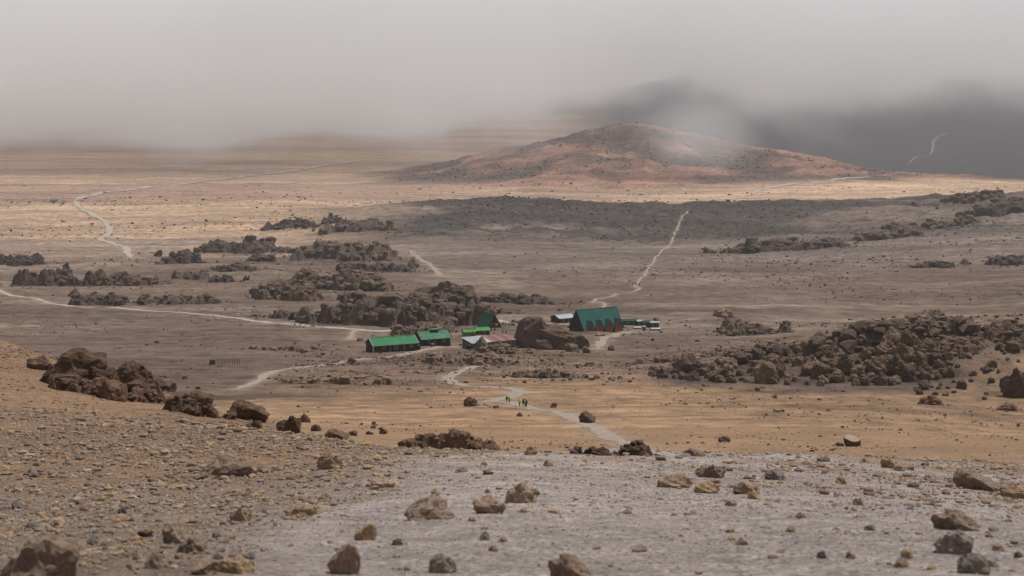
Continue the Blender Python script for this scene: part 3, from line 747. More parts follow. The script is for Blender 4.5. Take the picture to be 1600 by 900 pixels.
put_rock('boulder', 875, 486, 9, 6, M_LAVA, 'small dark boulder behind the white roofed building', cat='rock', dmin=760)
put_rock('boulder', 1026, 503, 10, 7, M_LAVA, 'dark boulder behind the last green hut', cat='rock', dmin=760)
# the great rock between the huts and the lodge: a tall block and a long sloping back in one mesh
p = P(845, 545, 560); s = p.y/F; VV, TT, b0 = [], [], 0
for (sd, ox, oy, w, dp, h, cuts) in ((33, -16, 6, 48, 30, 56, 6), (9, 20, 10, 76, 40, 42, 10), (12, 52, 12, 52, 30, 25, 9), (15, -30, 2, 16, 14, 24, 8), (18, 2, -3, 34, 20, 20, 8), (21, 34, -3, 30, 18, 16, 8)):
    V, T = rock_shape(sd, 4, cuts=cuts, rough=.13)
    if ox == -16: V[:, 2] = np.where(V[:, 2] > .72, .72+.25*(V[:, 2]-.72), V[:, 2])+.1*V[:, 0]; V[:, :2] *= (1+.25*V[:, 2])[:, None]; V[:, 2] *= 1.2
    V = V*np.array([w, dp, h])*s+np.array([ox*s, oy*s, -2.5*s])
    VV.append(V); TT.append(T+b0); b0 += len(V)
o = mesh_np('great_boulder', np.concatenate(VV), np.concatenate(TT), M_OUTB, smooth=False); o.location = p
tag(o, 'huge split brown boulder between the huts and the lodge', 'rock')

# ------------------------------------------------------------------ huts
def flat_mat(name, c, rough=.8, scale=2.0, var=(.75, 1.2), wave=None, metal=0):
    m, n, b = nt(name); b.inputs['Roughness'].default_value = rough; b.inputs['Metallic'].default_value = metal
    tc = n.nodes.new('ShaderNodeTexCoord').outputs['Object']
    k = n.nodes.new('ShaderNodeRGB'); k.outputs[0].default_value = (*c, 1)
    n1 = noise_node(n, scale, 6, .65, tc)
    o = mul(n, k.outputs[0], ramp(n, n1.outputs[0], [(.3, var[0]), (.7, var[1])]).outputs[0])
    if wave:
        w = n.nodes.new('ShaderNodeTexWave'); w.inputs['Scale'].default_value = wave; w.inputs['Distortion'].default_value = .3; n.links.new(tc, w.inputs['Vector'])
        o = mul(n, o, ramp(n, w.outputs[0], [(0, .8), (.4, 1.0)]).outputs[0]); bump(n, b, w.outputs[0], .5, .05)
    n.links.new(o, b.inputs['Base Color']); return m
G1 = flat_mat('bright_green_sheet', (.05,.20,.085), .7, .5, (.72, 1.2), 3)
G2 = flat_mat('faded_green_sheet', (.085,.20,.13), .7, .5, (.5, 1.35), 3)
G3 = flat_mat('dark_green_sheet', (.018,.10,.068), .6, .5, (.85, 1.12), 3)
G4 = flat_mat('lime_green_sheet', (.09,.28,.065), .65, .6, (.75, 1.15), 3)
TEAL = flat_mat('teal_sheet', (.018,.092,.074), .65, .3, (.8, 1.2), 3)
WHITE = flat_mat('pale_sheet', (.42,.44,.46), .5, .6, (.8, 1.1), 3)
GREYR = flat_mat('grey_sheet', (.36,.37,.40), .5, .8, (.75, 1.1), 3); RUST = flat_mat('rust_sheet', (.20,.10,.085), .7, .8, (.6, 1.3), 3)
PINK = flat_mat('worn_red_sheet', (.27,.14,.12), .7, .8, (.7, 1.3), 3)
WOODD = flat_mat('dark_timber', (.032,.022,.018), .85, 1.5, (.6, 1.3), 2); WOODO = flat_mat('orange_timber', (.30,.115,.055), .8, 1.5, (.7, 1.25), 2)
TRIM = flat_mat('pale_trim', (.48,.50,.44), .7); STONEW = flat_mat('stone_wall', (.13,.105,.09), .95, 2, (.5, 1.4))
GWALL = flat_mat('green_wall', (.10,.19,.05), .8, 1); DGW = flat_mat('dark_green_wall', (.022,.062,.035), .8, 1)
GLASS = flat_mat('window_glass', (.05,.055,.06), .15); SHUT = flat_mat('shutter_wood', (.15,.085,.06), .8)
TANK = flat_mat('black_plastic', (.012,.014,.022), .45); REDP = flat_mat('red_paint', (.30,.06,.035), .7); STEEL = flat_mat('steel', (.3,.3,.3), .4)
def bmesh_obj(name, fn, mat, parent=None):
    bm = bmesh.new(); fn(bm); bmesh.ops.recalc_face_normals(bm, faces=bm.faces)
    me = bpy.data.meshes.new(name); bm.to_mesh(me); bm.free(); me.materials.append(mat)
    o = bpy.data.objects.new(name, me); col.objects.link(o)
    if parent: o.parent = parent
    return o
def add_box(bm, lo, hi):
    r = bmesh.ops.create_cube(bm, size=1)
    for v in r['verts']: v.co = Vector([lo[i]+(v.co[i]+.5)*(hi[i]-lo[i]) for i in range(3)])
def box(name, lo, hi, mat, parent=None): return bmesh_obj(name, lambda bm: add_box(bm, lo, hi), mat, parent)
def slab(bm, pts, th, axis):     # quad extruded by th along axis
    a = [bm.verts.new(p) for p in pts]; b = [bm.verts.new(Vector(p)+Vector(axis)*th) for p in pts]; n = len(pts)
    bm.faces.new(a[::-1]); bm.faces.new(b)
    for i in range(n): bm.faces.new([a[i], a[(i+1) % n], b[(i+1) % n], b[i]])
def panel(name, pts, th, mat, parent):
    p = [Vector(q) for q in pts]; nr = (p[1]-p[0]).cross(p[3]-p[0]).normalized()
    if nr.z < 0: nr = -nr
    return bmesh_obj(name, lambda bm: slab(bm, p, th, nr), mat, parent)
def window(parent, x, z, w, h, y=0.0, pane=None):
    f = bmesh_obj('window', lambda bm: [add_box(bm, (x-.09, y-.09, z-.09), (x+w+.09, y-.02, z)), add_box(bm, (x-.09, y-.09, z+h), (x+w+.09, y-.02, z+h+.09)),
        add_box(bm, (x-.09, y-.09, z), (x, y-.02, z+h)), add_box(bm, (x+w, y-.09, z), (x+w+.09, y-.02, z+h))], TRIM if pane is None else SHUT, parent)
    box('pane', (x, y-.055, z), (x+w, y-.025, z+h), pane or GLASS, f); return f
def root(name, label, cat, px, py, a, anchor, group=None, dmin=500):
    p = P(px, py, dmin); r = bpy.data.objects.new(name, None); col.objects.link(r); a = math.radians(a)
    c, s_ = math.cos(a), math.sin(a)
    r.location = (p.x-(anchor[0]*c-anchor[1]*s_), p.y-(anchor[0]*s_+anchor[1]*c), p.z); r.rotation_euler = (0, 0, a)
    tag(r, label, cat, group); return r
def gable(name, label, px, py, a, L, W, H, rise, roof, wall, anchor=(0, 0), ov=.45, wins=(), doors=(), trim=None, cat='hut', dmin=500, cupola=False, endwin=False):
    r = root(name, label, cat, px, py, a, anchor, 'huts of the camp', dmin)
    def w_(bm):
        for x in (0, L-.2): slab(bm, [(x, 0, -1.6), (x, W, -1.6), (x, W, H), (x, W/2, H+rise), (x, 0, H)], .2, (1, 0, 0))
        add_box(bm, (.2, 0, -1.6), (L-.2, .2, H)); add_box(bm, (.2, W-.2, -1.6), (L-.2, W, H))
    bmesh_obj('wall', w_, wall, r)
    sl = rise/(W/2)
    e = ov; zr = H+rise+.04; zl = H-e*sl+.04
    rp = panel('roof_panel', [(-e, -e, zl), (L+e, -e, zl), (L+e, W/2, zr), (-e, W/2, zr)], .09, roof, r)
    panel('roof_panel', [(-e, W/2, zr), (L+e, W/2, zr), (L+e, W+e, zl), (-e, W+e, zl)], .09, roof, r)
    box('ridge_cap', (-e, W/2-.2, zr+.08), (L+e, W/2+.2, zr+.16), roof, r)
    tm = trim or wall
    for x in (-e-.12, L+e): 
        panel('barge_board', [(x, -e-.02, zl-.05), (x+.14, -e-.02, zl-.05), (x+.14, W/2, zr-.05), (x, W/2, zr-.05)], .25, tm, r)
        panel('barge_board', [(x, W/2, zr-.05), (x+.14, W/2, zr-.05), (x+.14, W+e, zl-.05), (x, W+e, zl-.05)], .25, tm, r)
    for q in wins: window(r, *q)
    for (x, w) in doors:
        d = box('door', (x, -.07, -.05), (x+w, -.01, 1.95), SHUT, r); box('handle', (x+w-.2, -.12, .95), (x+w-.08, -.07, 1.05), STEEL, d)
    if cupola:
        cu = box('cupola', (L*.45, W/2-.9, zr-.3), (L*.45+3.0, W/2+.9, zr+.55), wall, r)
        box('cupola_roof', (L*.45-.3, W/2-1.3, zr+.55), (L*.45+3.3, W/2+1.3, zr+.7), roof, cu)
    return r
gable('long_hut', 'long hut with bright green roof and dark timber walls, leftmost of the camp', 584, 551, 26, 17.8, 8, 2.6, 2.3, G1, WOODD,
      wins=[(3.4, .9, 1.6, 1.1, 0, SHUT), (8.6, .9, 1.3, 1.2, 0, None), (14.6, .9, 1.4, 1.2, 0, SHUT)], doors=[(6.2, 1.0), (12.0, 1.0)], trim=TRIM)
box_ = box('corner_post', (-.35, -.3, -1.2), (-.02, .02, 2.4), TRIM, bpy.data.objects['long_hut'])
gable('green_hut', 'hut with faded green roof and roof vent right of the long hut', 659, 541, 26, 12.4, 8, 2.7, 2.4, G2, WOODD,
      wins=[(2.6, .9, 1.3, 1.1, 0, SHUT), (8.8, .9, 1.4, 1.1, 0, SHUT)], doors=[(5.2, 1.0)], cupola=True)
gable('aframe_house', 'steep dark green roofed house with gable facing the yard', 763, 513, -64, 11.5, 6.2, .7, 5.4, G3, WOODD, anchor=(11.5, 0), dmin=600, trim=RUST)
h = bpy.data.objects['aframe_house']
for (yy, zz) in ((1.3, 1.0), (3.6, 1.0)):
    f = bmesh_obj('window', lambda bm: [add_box(bm, (11.51, yy-.08, zz-.08), (11.58, yy+1.38, zz)), add_box(bm, (11.51, yy-.08, zz+1.2), (11.58, yy+1.38, zz+1.28)), add_box(bm, (11.51, yy-.08, zz), (11.58, yy, zz+1.2)), add_box(bm, (11.51, yy+1.3, zz), (11.58, yy+1.38, zz+1.2))], TRIM, h)
    box('pane', (11.515, yy, zz), (11.55, yy+1.3, zz+1.2), GLASS if yy < 2 else WHITE, f)
gable('lime_shed', 'small shed with lime green roof and green walls', 725, 525, 14, 5.0, 3.6, 1.6, .9, G4, GWALL, ov=.3, dmin=560, wins=[(1.6, .6, .8, .6, 0, None)], doors=[(3.4, .8)], cat='shed')
gable('lime_hut', 'lime green roofed hut before the dark green house', 744, 523, 14, 6.0, 4.0, 1.8, 1.1, G4, WOODD, ov=.3, dmin=560, wins=[(3.2, .8, 1.0, .7, 0, None)], doors=[(1.2, .8)], cupola=False)
# long low building with patched grey and rusty sheets
r = root('rusty_building', 'low building with patched grey and rusty metal roof', 'building', 738, 546, 29, (0, 0), 'huts of the camp', 540)
def w_(bm):
    for x in (0, 18.8): slab(bm, [(x, 0, -1.6), (x, 8.4, -1.6), (x, 8.4, 3.3), (x, 0, 2.3)], .2, (1, 0, 0))
    add_box(bm, (.2, 0, -1.6), (18.8, .2, 2.3)); add_box(bm, (.2, 8.2, -1.6), (18.8, 8.4, 3.3))
bmesh_obj('wall', w_, STONEW, r)
for k in range(9):
    x0 = -.4+k*2.2; m = GREYR if k < 3 else (WHITE if k == 3 else (RUST if k % 2 else PINK))
    panel('roof_sheet', [(x0, -.5, 2.29), (x0+2.17, -.5, 2.29), (x0+2.17, 8.8, 3.40), (x0, 8.8, 3.40)], .07, m, r)
window(r, 12.5, .8, 1.4, .9, 0, None); window(r, 15.6, .8, 1.4, .9, 0, None); d = box('door', (9.6, -.07, -.05), (10.6, -.01, 1.95), SHUT, r); box('handle', (10.4, -.12, .95), (10.52, -.07, 1.05), STEEL, d)
# the lodge
LL, LW, LR = 22.0, 12.0, 8.6
r = gable('lodge', 'big lodge with steep teal roof and four timber gables along its front', 913, 518, 33, LL, LW, .4, LR, TEAL, WOODD, ov=.3, cat='lodge', dmin=640)
sl = LR/(LW/2)
for k in range(4):
    x0 = 1.0+k*5.3; w = 4.5; ht = 4.6; y0 = -.9; yb = ht/sl+.2
    dw = bmesh_obj('gable_wall', lambda bm: slab(bm, [(x0+.25, y0+.3, -1.4), (x0+w-.25, y0+.3, -1.4), (x0+w-.25, y0+.3, .8), (x0+w/2, y0+.3, ht-.25), (x0+.25, y0+.3, .8)], .2, (0, 1, 0)), WOODO, r)
    box('door', (x0+w/2-.5, y0+.24, -.1), (x0+w/2+.5, y0+.29, 1.9), SHUT, dw)
    box('pane', (x0+w/2-.45, y0+.25, 2.1), (x0+w/2+.45, y0+.29, 2.7), GLASS, dw)
    panel('gable_roof', [(x0-.25, y0-.1, .1), (x0-.25, y0+2.2, .1), (x0+w/2, yb+.6, ht), (x0+w/2, y0-.1, ht)], .1, TEAL, r)
    panel('gable_roof', [(x0+w+.25, y0-.1, .1), (x0+w+.25, y0+2.2, .1), (x0+w/2, yb+.6, ht), (x0+w/2, y0-.1, ht)], .1, TEAL, r)
gable('white_roofed_hut', 'pale metal roofed building left behind the lodge', 874, 505, 33, 9.5, 7.5, 2.3, 1.3, WHITE, WOODD, dmin=700, wins=[(2, .9, 1.2, 1, 0, None)], doors=[(5, 1.0)])
gable('green_row', 'low dark green shed joined to the right of the lodge', 973, 508, 8, 7.2, 4, 2.0, .5, DGW, DGW, dmin=700, wins=[(2, .9, 1.0, .7, 0, None)], doors=[(5, .9)], cat='shed')
gable('porch_hut', 'small red brown hut with pale roof between green sheds', 996, 509, 5, 3.2, 3.2, 2.2, .35, WHITE, flat_mat('red_brown_wall', (.09,.04,.032)), dmin=700, wins=[(.5, .9, .7, .8, 0, None)], doors=[(1.8, .8)], cat='hut')
gable('green_shed', 'plain dark green shed left of the last pale roof', 1006, 511, 5, 3.4, 3.4, 2.3, .5, DGW, DGW, dmin=700, wins=[(.6, .9, .8, .7, 0, None)], doors=[(2.0, .8)], cat='shed')
gable('end_shed', 'dark shed with pale roof, rightmost of the camp', 1017, 512, 5, 4.0, 3.4, 2.4, .35, WHITE, WOODD, dmin=700, wins=[(.7, .9, .9, .8, 0, None)], doors=[(2.4, .8)], cat='shed')
gable('low_cover', 'low pale roofed tank house before the red booth', 991, 514, 5, 3.4, 2.6, .55, .35, WHITE, STONEW, ov=.2, dmin=640, cat='tank house')
gable('low_cover', 'low pale roofed tank house at the right end of the camp', 1018, 516, 5, 4.4, 2.8, .5, .4, WHITE, STONEW, ov=.2, dmin=640, cat='tank house')
gable('red_booth', 'narrow red booth between the low pale roofs', 1004.5, 517, 5, 1.3, 1.3, 2.0, .3, WHITE, REDP, ov=.15, dmin=640, doors=[(.3, .7)], cat='booth')
gable('far_hut', 'tiny pale blue green hut far out on the left plain', 78, 316, 10, 10, 7, 2.8, 1.8, G2, flat_mat('pale_wall', (.3,.34,.34)), dmin=1800, wins=[(2, 1, 1.2, 1, 0, None)], doors=[(5, 1.2)])
# barrels, flagpoles, sign, pen
def lathe(bm, prof, n=14, c=(0, 0)):
    rings = [[bm.verts.new((c[0]+r_*math.cos(2*math.pi*k/n), c[1]+r_*math.sin(2*math.pi*k/n), z)) for k in range(n)] for r_, z in prof]
    for a, b in zip(rings, rings[1:]):
        for k in range(n): bm.faces.new([a[k], a[(k+1) % n], b[(k+1) % n], b[k]])
    bm.faces.new(rings[0][::-1]); bm.faces.new(rings[-1])
def tank(px, py, R_, H_, label, mat=TANK):
    r = root('water_tank', label, 'water tank', px, py, 0, (0, 0), 'water tanks beside the huts', 560)
    bmesh_obj('tank_body', lambda bm: lathe(bm, [(R_, -.5), (R_, H_*.3), (R_*1.03, H_*.33), (R_, H_*.36), (R_, H_*.66), (R_*1.03, H_*.69), (R_, H_*.72), (R_*.96, H_*.86), (R_*.5, H_)]), mat, r)
    bmesh_obj('lid', lambda bm: lathe(bm, [(R_*.36, H_-.02), (R_*.36, H_+.12), (R_*.3, H_+.16)]), mat, r)
tank(647, 548, .95, 2.0, 'black water tank at the right end of the long hut'); tank(654, 546.5, .85, 1.9, 'second black water tank right of the long hut')
tank(733, 546, 1.05, 1.8, 'dark blue water tank at the corner of the rusty building', flat_mat('navy_plastic', (.012,.016,.045), .45))
tank(675.5, 542, .7, 1.5, 'bluish barrel before the faded green hut', flat_mat('blue_plastic', (.08,.12,.17), .5))
for px, top in ((787, 8.2), (790, 7.2)):
    r = root('flagpole', 'taller thin flagpole in the camp yard' if top > 8 else 'shorter thin flagpole in the camp yard', 'flagpole', px, 520, 0, (0, 0), 'flagpoles in the yard', 600)
    bmesh_obj('pole', lambda bm: lathe(bm, [(.09, -.5), (.07, top*.6), (.05, top)], 8), STEEL, r); bmesh_obj('finial', lambda bm: lathe(bm, [(.04, top), (.1, top+.08), (.03, top+.18)], 8), STEEL, r)
r = root('sign_board', 'green signboard on two posts behind the great boulder', 'sign', 802, 507, 0, (0, 0), None, 640)
box('board', (-.75, -.06, 1.0), (.75, .02, 2.3), G4, r)
for x in (-.6, .6): box('post', (x-.06, .025, -.6), (x+.06, .14, 2.4), WOODD, r)
r = root('fence_pen', 'small pen of upright posts on the valley floor at left', 'fence', 328, 570, 4, (0, 0), None, 430)
for k in range(13):
    hh = 1.9+.35*random.random()
    box('post', (k*.82-.07, -.07, -.6), (k*.82+.07, .07, hh), STONEW, r)
for z in (.7, 1.45): box('rail', (-.1, .075, z), (9.95, .13, z+.1), STONEW, r)
box('shelter', (-.2, .3, -.5), (1.7, 2.0, 1.5), STONEW, r)

# ------------------------------------------------------------------ people
def tube_chain(bm, pts, n=8):
    prev = None; rings = []
    for k, (p, r_) in enumerate(pts):
        p = Vector(p); q = Vector(pts[min(k+1, len(pts)-1)][0])-Vector(pts[max(k-1, 0)][0]); q.normalize()
        u = q.cross(Vector((0, 1, .01))); u = u.normalized() if u.length > 1e-3 else Vector((1, 0, 0)); v = q.cross(u)
        ra, rb = r_ if isinstance(r_, tuple) else (r_, r_)
        rings.append([bm.verts.new(p+u*ra*math.cos(2*math.pi*i/n)+v*rb*math.sin(2*math.pi*i/n)) for i in range(n)])
    for a, b in zip(rings, rings[1:]):
        for i in range(n): bm.faces.new([a[i], a[(i+1) % n], b[(i+1) % n], b[i]])
    bm.faces.new(rings[0][::-1]); bm.faces.new(rings[-1])
def person_mesh(stride, jacket, trousers, skin, boot):
    sk = bpy.data.meshes.new('skeleton'); J = [(0,0,.95,.15),(0,0,1.12,.155),(0,.01,1.32,.18),(0,.0,1.46,.10),(0,.01,1.53,.06),(0,.02,1.64,.105),(0,.02,1.74,.08)]; E = [(0,1),(1,2),(2,3),(3,4),(4,5),(5,6)]
    def chain(start, pts):
        k = start
        for q in pts: J.append(q); E.append((k, len(J)-1)); k = len(J)-1
    for s_ in (-1, 1):
        f = stride*s_
        chain(0, [(s_*.10, 0, .88, .10), (s_*.11, f*.5+.04, .50, .075), (s_*.11, f-.03, .10, .055), (s_*.115, f+.12, .04, .045)])
        chain(2, [(s_*.20, 0, 1.41, .075), (s_*.27, -f*.25-.02, 1.13, .055), (s_*.25, -f*.45+.06, .90, .042), (s_*.25, -f*.5+.10, .81, .038)])
    sk.from_pydata([j[:3] for j in J], E, []); o = bpy.data.objects.new('skeleton', sk); col.objects.link(o)
    o.modifiers.new('s', 'SKIN'); sv = sk.skin_vertices[0].data
    for i, j in enumerate(J): sv[i].radius = (j[3], j[3]*(.72 if i in (0, 1, 2) else 1))
    sv[0].use_root = True
    o.modifiers.new('b', 'SUBSURF').levels = 1
    me = bpy.data.meshes.new_from_object(o.evaluated_get(bpy.context.evaluated_depsgraph_get())); bpy.data.objects.remove(o)
    bm = bmesh.new(); bm.from_mesh(me)
    for s_ in (-1, 1):     # five fingers, nose, ears
        f = stride*s_; c = Vector((s_*.25, -f*.5+.10, .80))
        for i, ln in enumerate((.055, .075, .08, .072)):
            b_ = c+Vector((0, -.03+.02*i, -.02)); tube_chain(bm, [(b_, .011), (b_+Vector((0, .004, -ln*.6)), .010), (b_+Vector((-s_*.015, .008, -ln)), .008)], 5)
        tube_chain(bm, [(c+Vector((-s_*.02, .03, .01)), .012), (c+Vector((-s_*.035, .05, -.02)), .010), (c+Vector((-s_*.035, .055, -.05)), .008)], 5)
        tube_chain(bm, [(Vector((s_*.095, .02, 1.61)), (.012, .02)), (Vector((s_*.115, .015, 1.65)), (.012, .02))], 5)
    tube_chain(bm, [(Vector((0, .115, 1.66)), .012), (Vector((0, .145, 1.625)), .018), (Vector((0, .12, 1.615)), .015)], 5)
    bm.to_mesh(me); bm.free(); me.materials.clear()
    for m in (jacket, trousers, skin, boot): me.materials.append(m)
    for q in me.polygons:
        c = q.center; q.use_smooth = True
        q.material_index = 3 if c.z < .14 else (2 if c.z > 1.5 or (c.z < .85 and abs(c.x) > .19) else (1 if c.z < .93 and abs(c.x) < .2 else 0))
    return me
SKIN = flat_mat('skin', (.16,.08,.05), .6); BLK = flat_mat('black_cloth', (.015,.015,.018), .9); NAVY = flat_mat('navy_cloth', (.03,.035,.06), .9)
NEON = flat_mat('neon_cover', (.55,.78,.03), .7, 3, (.9, 1.05)); GREYC = flat_mat('grey_cloth', (.10,.10,.11), .9); REDC = flat_mat('red_cloth', (.22,.03,.03), .9); HAIR = flat_mat('dark_hair', (.012,.009,.008), .7)
KINDS = {'black': person_mesh(.22, BLK, BLK, SKIN, BLK), 'navy': person_mesh(-.18, NAVY, BLK, SKIN, BLK), 'grey': person_mesh(.16, GREYC, BLK, SKIN, BLK), 'red': person_mesh(.05, REDC, NAVY, SKIN, BLK)}
hb = bmesh.new(); tube_chain(hb, [(Vector((0, .0, 1.645)), .118), (Vector((0, .0, 1.70)), .120), (Vector((0, .005, 1.76)), .10), (Vector((0, .01, 1.80)), .05)], 12); HATM = bpy.data.meshes.new('hat'); hb.to_mesh(HATM); hb.free(); HATM.materials.append(HAIR)
def pack_mesh(mat, w=.21, h=.62):
    bm = bmesh.new(); tube_chain(bm, [(Vector((0, -.27, .98)), (w*.7, .10)), (Vector((0, -.29, 1.05)), (w, .16)), (Vector((0, -.30, 1.25)), (w*1.1, .18)), (Vector((0, -.28, 1.45)), (w, .16)), (Vector((0, -.26, 1.0+h)), (w*.6, .09))], 12)
    for s_ in (-1, 1): tube_chain(bm, [(Vector((s_*.11, -.17, 1.48)), .022), (Vector((s_*.12, -.02, 1.53)), .022), (Vector((s_*.12, .15, 1.40)), .022), (Vector((s_*.14, .14, 1.18)), .022), (Vector((s_*.17, -.12, 1.06)), .022)], 6)
    me = bpy.data.meshes.new('backpack'); bm.to_mesh(me); bm.free(); me.materials.append(mat); return me
PACKS = {'neon': pack_mesh(NEON, .25, .68), 'dark': pack_mesh(GREYC)}
def person(px, py, kind, label, rz=0, pack=None, plabel=None, dmin=200, group=None, sc=1.0):
    p = P(px, py, dmin); r = bpy.data.objects.new('person', KINDS[kind]); col.objects.link(r)
    z = float(zmesh(p.x, p.y))+.02+.00006*p.y+.0003*max(p.y-900, 0)
    r.location = (p.x, p.y, z); r.rotation_euler = (0, 0, math.radians(rz)); r.scale = (sc,)*3; tag(r, label, 'person', group)
    h = bpy.data.objects.new('hat', HATM); col.objects.link(h); h.parent = r
    if pack:
        b = bpy.data.objects.new('backpack', PACKS[pack]); col.objects.link(b); b.location = r.location; b.rotation_euler = r.rotation_euler; b.scale = r.scale
        tag(b, plabel, 'backpack', 'backpacks of the hikers')
HK = 'hikers walking down the near trail'
person(792, 629.5, 'black', 'hiker in black, left one of the pair on the trail', 25, group=HK)
person(796, 629.5, 'grey', 'hiker under a neon backpack cover, right one of the pair', 20, 'neon', 'neon yellow backpack cover in the pair of hikers', group=HK)
person(812, 635.5, 'black', 'leftmost of the four hikers, under a neon backpack cover', 20, 'neon', 'neon yellow backpack cover on the leftmost of four hikers', group=HK)
person(817.5, 635.5, 'navy', 'second from left of the four hikers, in dark clothes', 15, 'dark', 'dark backpack on the second from left of four hikers', group=HK)
person(822.5, 636.5, 'black', 'rightmost of the four hikers, in dark clothes', 20, 'dark', 'dark backpack on the rightmost of four hikers', group=HK)
person(820.8, 636.3, 'grey', 'hiker half hidden beside the rightmost hiker, neon cover showing', 20, 'neon', 'neon yellow backpack cover beside the rightmost hiker', group=HK, sc=.96)
YD = 'people in the camp yard'
person(785.2, 522, 'navy', 'left one of two people below the flagpoles', 30, dmin=560, group=YD); person(790.4, 523, 'black', 'right one of two people below the flagpoles', -30, dmin=560, group=YD)
person(768, 518.5, 'black', 'left person before the gable of the dark green house', 160, dmin=560, group=YD); person(772.5, 518.2, 'red', 'person in red before the gable of the dark green house', 200, dmin=560, group=YD)
person(703.5, 540, 'black', 'lone person at the right end of the faded green hut', 90, dmin=560, group=YD); person(680.5, 542, 'red', 'person standing by the bluish barrel', 180, dmin=560, group=YD)
PT = 'people on the path beyond the lodge'
for k, (x, kd, lb) in enumerate(((988, 'black', 'leftmost of the group on the path beyond the lodge'), (992.5, 'black', 'second of the group on the path beyond the lodge'), (995, 'navy', 'third of the group on the path beyond the lodge'), (999, 'black', 'rightmost of the group on the path beyond the lodge'))):
    person(x, 446.5, kd, lb, 170, dmin=800, group=PT, sc=1.05)
person(889.5, 481, 'black', 'lone walker on the path behind the white roofed building', 160, dmin=760, group=PT)


# ------------------------------------------------------------------ the air: even haze, and the low cloud bank rolling over the far plain
def box_obj(name, lo, hi, mat):
    bm = bmesh.new(); bmesh.ops.create_cube(bm, size=1)
    for v in bm.verts: v.co = Vector([lo[i]+(v.co[i]+.5)*(hi[i]-lo[i]) for i in range(3)])
    me = bpy.data.meshes.new(name); bm.to_mesh(me); bm.free(); me.materials.append(mat)
    o = bpy.data.objects.new(name, me); col.objects.link(o); return o
hm = bpy.data.materials.new('haze_air'); hm.use_nodes = True; hn = hm.node_tree; hn.nodes.clear()
ho = hn.nodes.new('ShaderNodeOutputMaterial'); hv = hn.nodes.new('ShaderNodeVolumePrincipled')
hv.inputs['Color'].default_value = (.95, .95, .97, 1); hv.inputs['Density'].default_value = 1/21000; hv.inputs['Anisotropy'].default_value = .2
hn.links.new(hv.outputs[0], ho.inputs['Volume'])
haze = box_obj('haze', (-22000, -200, -640), (22000, 16800, 12), hm); tag(haze, kind='stuff')

cm = bpy.data.materials.new('cloud_vapour'); cm.use_nodes = True; cn = cm.node_tree; cn.nodes.clear()
co_ = cn.nodes.new('ShaderNodeOutputMaterial'); cv = cn.nodes.new('ShaderNodeVolumePrincipled')
cv.inputs['Color'].default_value = (.965, .972, .98, 1); cv.inputs['Anisotropy'].default_value = .3
pos = cn.nodes.new('ShaderNodeNewGeometry').outputs['Position']
sep = cn.nodes.new('ShaderNodeSeparateXYZ'); cn.links.new(pos, sep.inputs[0])
def mth(op, a, b=None, c=None):
    k = cn.nodes.new('ShaderNodeMath'); k.operation = op
    for i, v in enumerate((a, b, c)):
        if v is None: continue
        if isinstance(v, (int, float)): k.inputs[i].default_value = v
        else: cn.links.new(v, k.inputs[i])
    return k.outputs[0]
cmp_ = cn.nodes.new('ShaderNodeMapping'); cmp_.inputs['Scale'].default_value = (1, .3, 1.2); cn.links.new(pos, cmp_.inputs[0])     # the bank lies in long rolls
cnz = noise_node(cn, 1/560, 6, .58, cmp_.outputs[0])
slp = cn.nodes.new('ShaderNodeMapRange'); slp.interpolation_type = 'SMOOTHSTEP'
slp.inputs['From Min'].default_value = -700; slp.inputs['From Max'].default_value = 500; slp.inputs['To Min'].default_value = -.05; slp.inputs['To Max'].default_value = .012
cn.links.new(sep.outputs[0], slp.inputs['Value'])       # the bank sags to the ground on the left, hangs higher before the mountain
base = mth('ADD', mth('MULTIPLY', mth('SUBTRACT', sep.outputs[1], 3500), slp.outputs[0]), mth('MULTIPLY_ADD', slp.outputs[0], 1150, -68))
lift = mth('MULTIPLY', mth('SUBTRACT', cnz.outputs[0], .5), 640)
hgt = mth('ADD', mth('SUBTRACT', sep.outputs[2], base), lift)
fr_ = cn.nodes.new('ShaderNodeMapRange'); fr_.interpolation_type = 'SMOOTHSTEP'
fr_.inputs['From Min'].default_value = 2950; fr_.inputs['From Max'].default_value = 4300
cn.links.new(mth('ADD', sep.outputs[1], mth('MULTIPLY', lift, 2.5)), fr_.inputs['Value'])
mr = cn.nodes.new('ShaderNodeMapRange'); mr.interpolation_type = 'SMOOTHSTEP'
mr.inputs['From Min'].default_value = -75; mr.inputs['From Max'].default_value = 110; mr.inputs['To Max'].default_value = .0027
cn.links.new(hgt, mr.inputs['Value']); cn.links.new(mth('MULTIPLY', mr.outputs[0], fr_.outputs[0]), cv.inputs['Density'])
cn.links.new(cv.outputs[0], co_.inputs['Volume'])
cloud = box_obj('cloud_bank', (-5200, 2900, -330), (5200, 11000, 520), cm)
tag(cloud, 'grey low cloud bank rolling over the far plain and hilltop', 'cloud', kind='stuff')

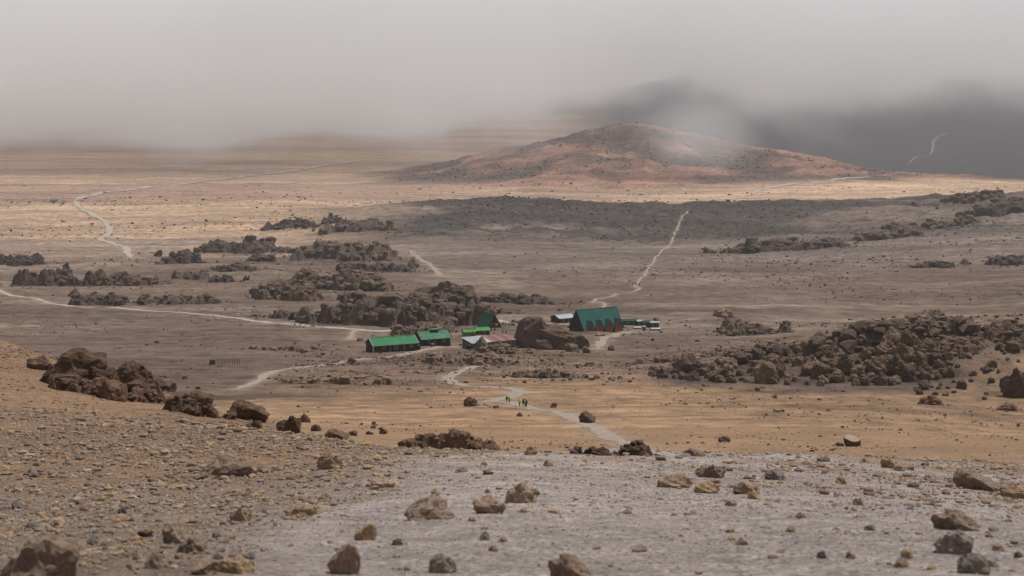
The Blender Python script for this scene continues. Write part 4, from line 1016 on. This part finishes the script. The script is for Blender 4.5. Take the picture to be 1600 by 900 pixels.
# torn wisps hanging in front of the hill and over the plain
def wisp_material():
    m = bpy.data.materials.new('wisp_vapour'); m.use_nodes = True; n = m.node_tree; n.nodes.clear()
    out = n.nodes.new('ShaderNodeOutputMaterial'); v = n.nodes.new('ShaderNodeVolumePrincipled'); v.inputs['Color'].default_value = (.965, .972, .98, 1); v.inputs['Anisotropy'].default_value = .3
    tc = n.nodes.new('ShaderNodeTexCoord').outputs['Object']; ln = n.nodes.new('ShaderNodeVectorMath'); ln.operation = 'LENGTH'; n.links.new(tc, ln.inputs[0])
    nz = noise_node(n, 1/130, 4, .6, n.nodes.new('ShaderNodeNewGeometry').outputs['Position'])
    a = n.nodes.new('ShaderNodeMath'); a.operation = 'MULTIPLY_ADD'; a.inputs[1].default_value = 1.5; a.inputs[2].default_value = -.75; n.links.new(nz.outputs[0], a.inputs[0])
    s = n.nodes.new('ShaderNodeMath'); s.operation = 'ADD'; n.links.new(ln.outputs['Value'], s.inputs[0]); n.links.new(a.outputs[0], s.inputs[1])
    r = n.nodes.new('ShaderNodeMapRange'); r.interpolation_type = 'SMOOTHSTEP'; r.inputs['From Min'].default_value = .95; r.inputs['From Max'].default_value = .1; r.inputs['To Max'].default_value = .0032
    n.links.new(s.outputs[0], r.inputs['Value']); n.links.new(r.outputs[0], v.inputs['Density']); n.links.new(v.outputs[0], out.inputs['Volume']); return m
M_WISP = wisp_material()
for px, py, d, rx, ry, rz, lb in ((1095, 212, 3180, 150, 200, 100, 'pale wisp of cloud hanging over the right shoulder of the hill'),
                          (700, 172, 4700, 330, 300, 70, 'pale wisp of cloud left of the hilltop'),
                          (1290, 140, 4200, 330, 300, 75, 'torn wisp of cloud before the dark slope')):
    bm = bmesh.new(); bmesh.ops.create_icosphere(bm, subdivisions=3, radius=1.0); me = bpy.data.meshes.new('cloud_wisp'); bm.to_mesh(me); bm.free(); me.materials.append(M_WISP)
    w = bpy.data.objects.new('cloud_wisp', me); col.objects.link(w); w.location = ((px-UC)/F*d, d, -(py-YH)/F*d); w.scale = (rx, ry, rz); tag(w, lb, 'cloud', kind='stuff')
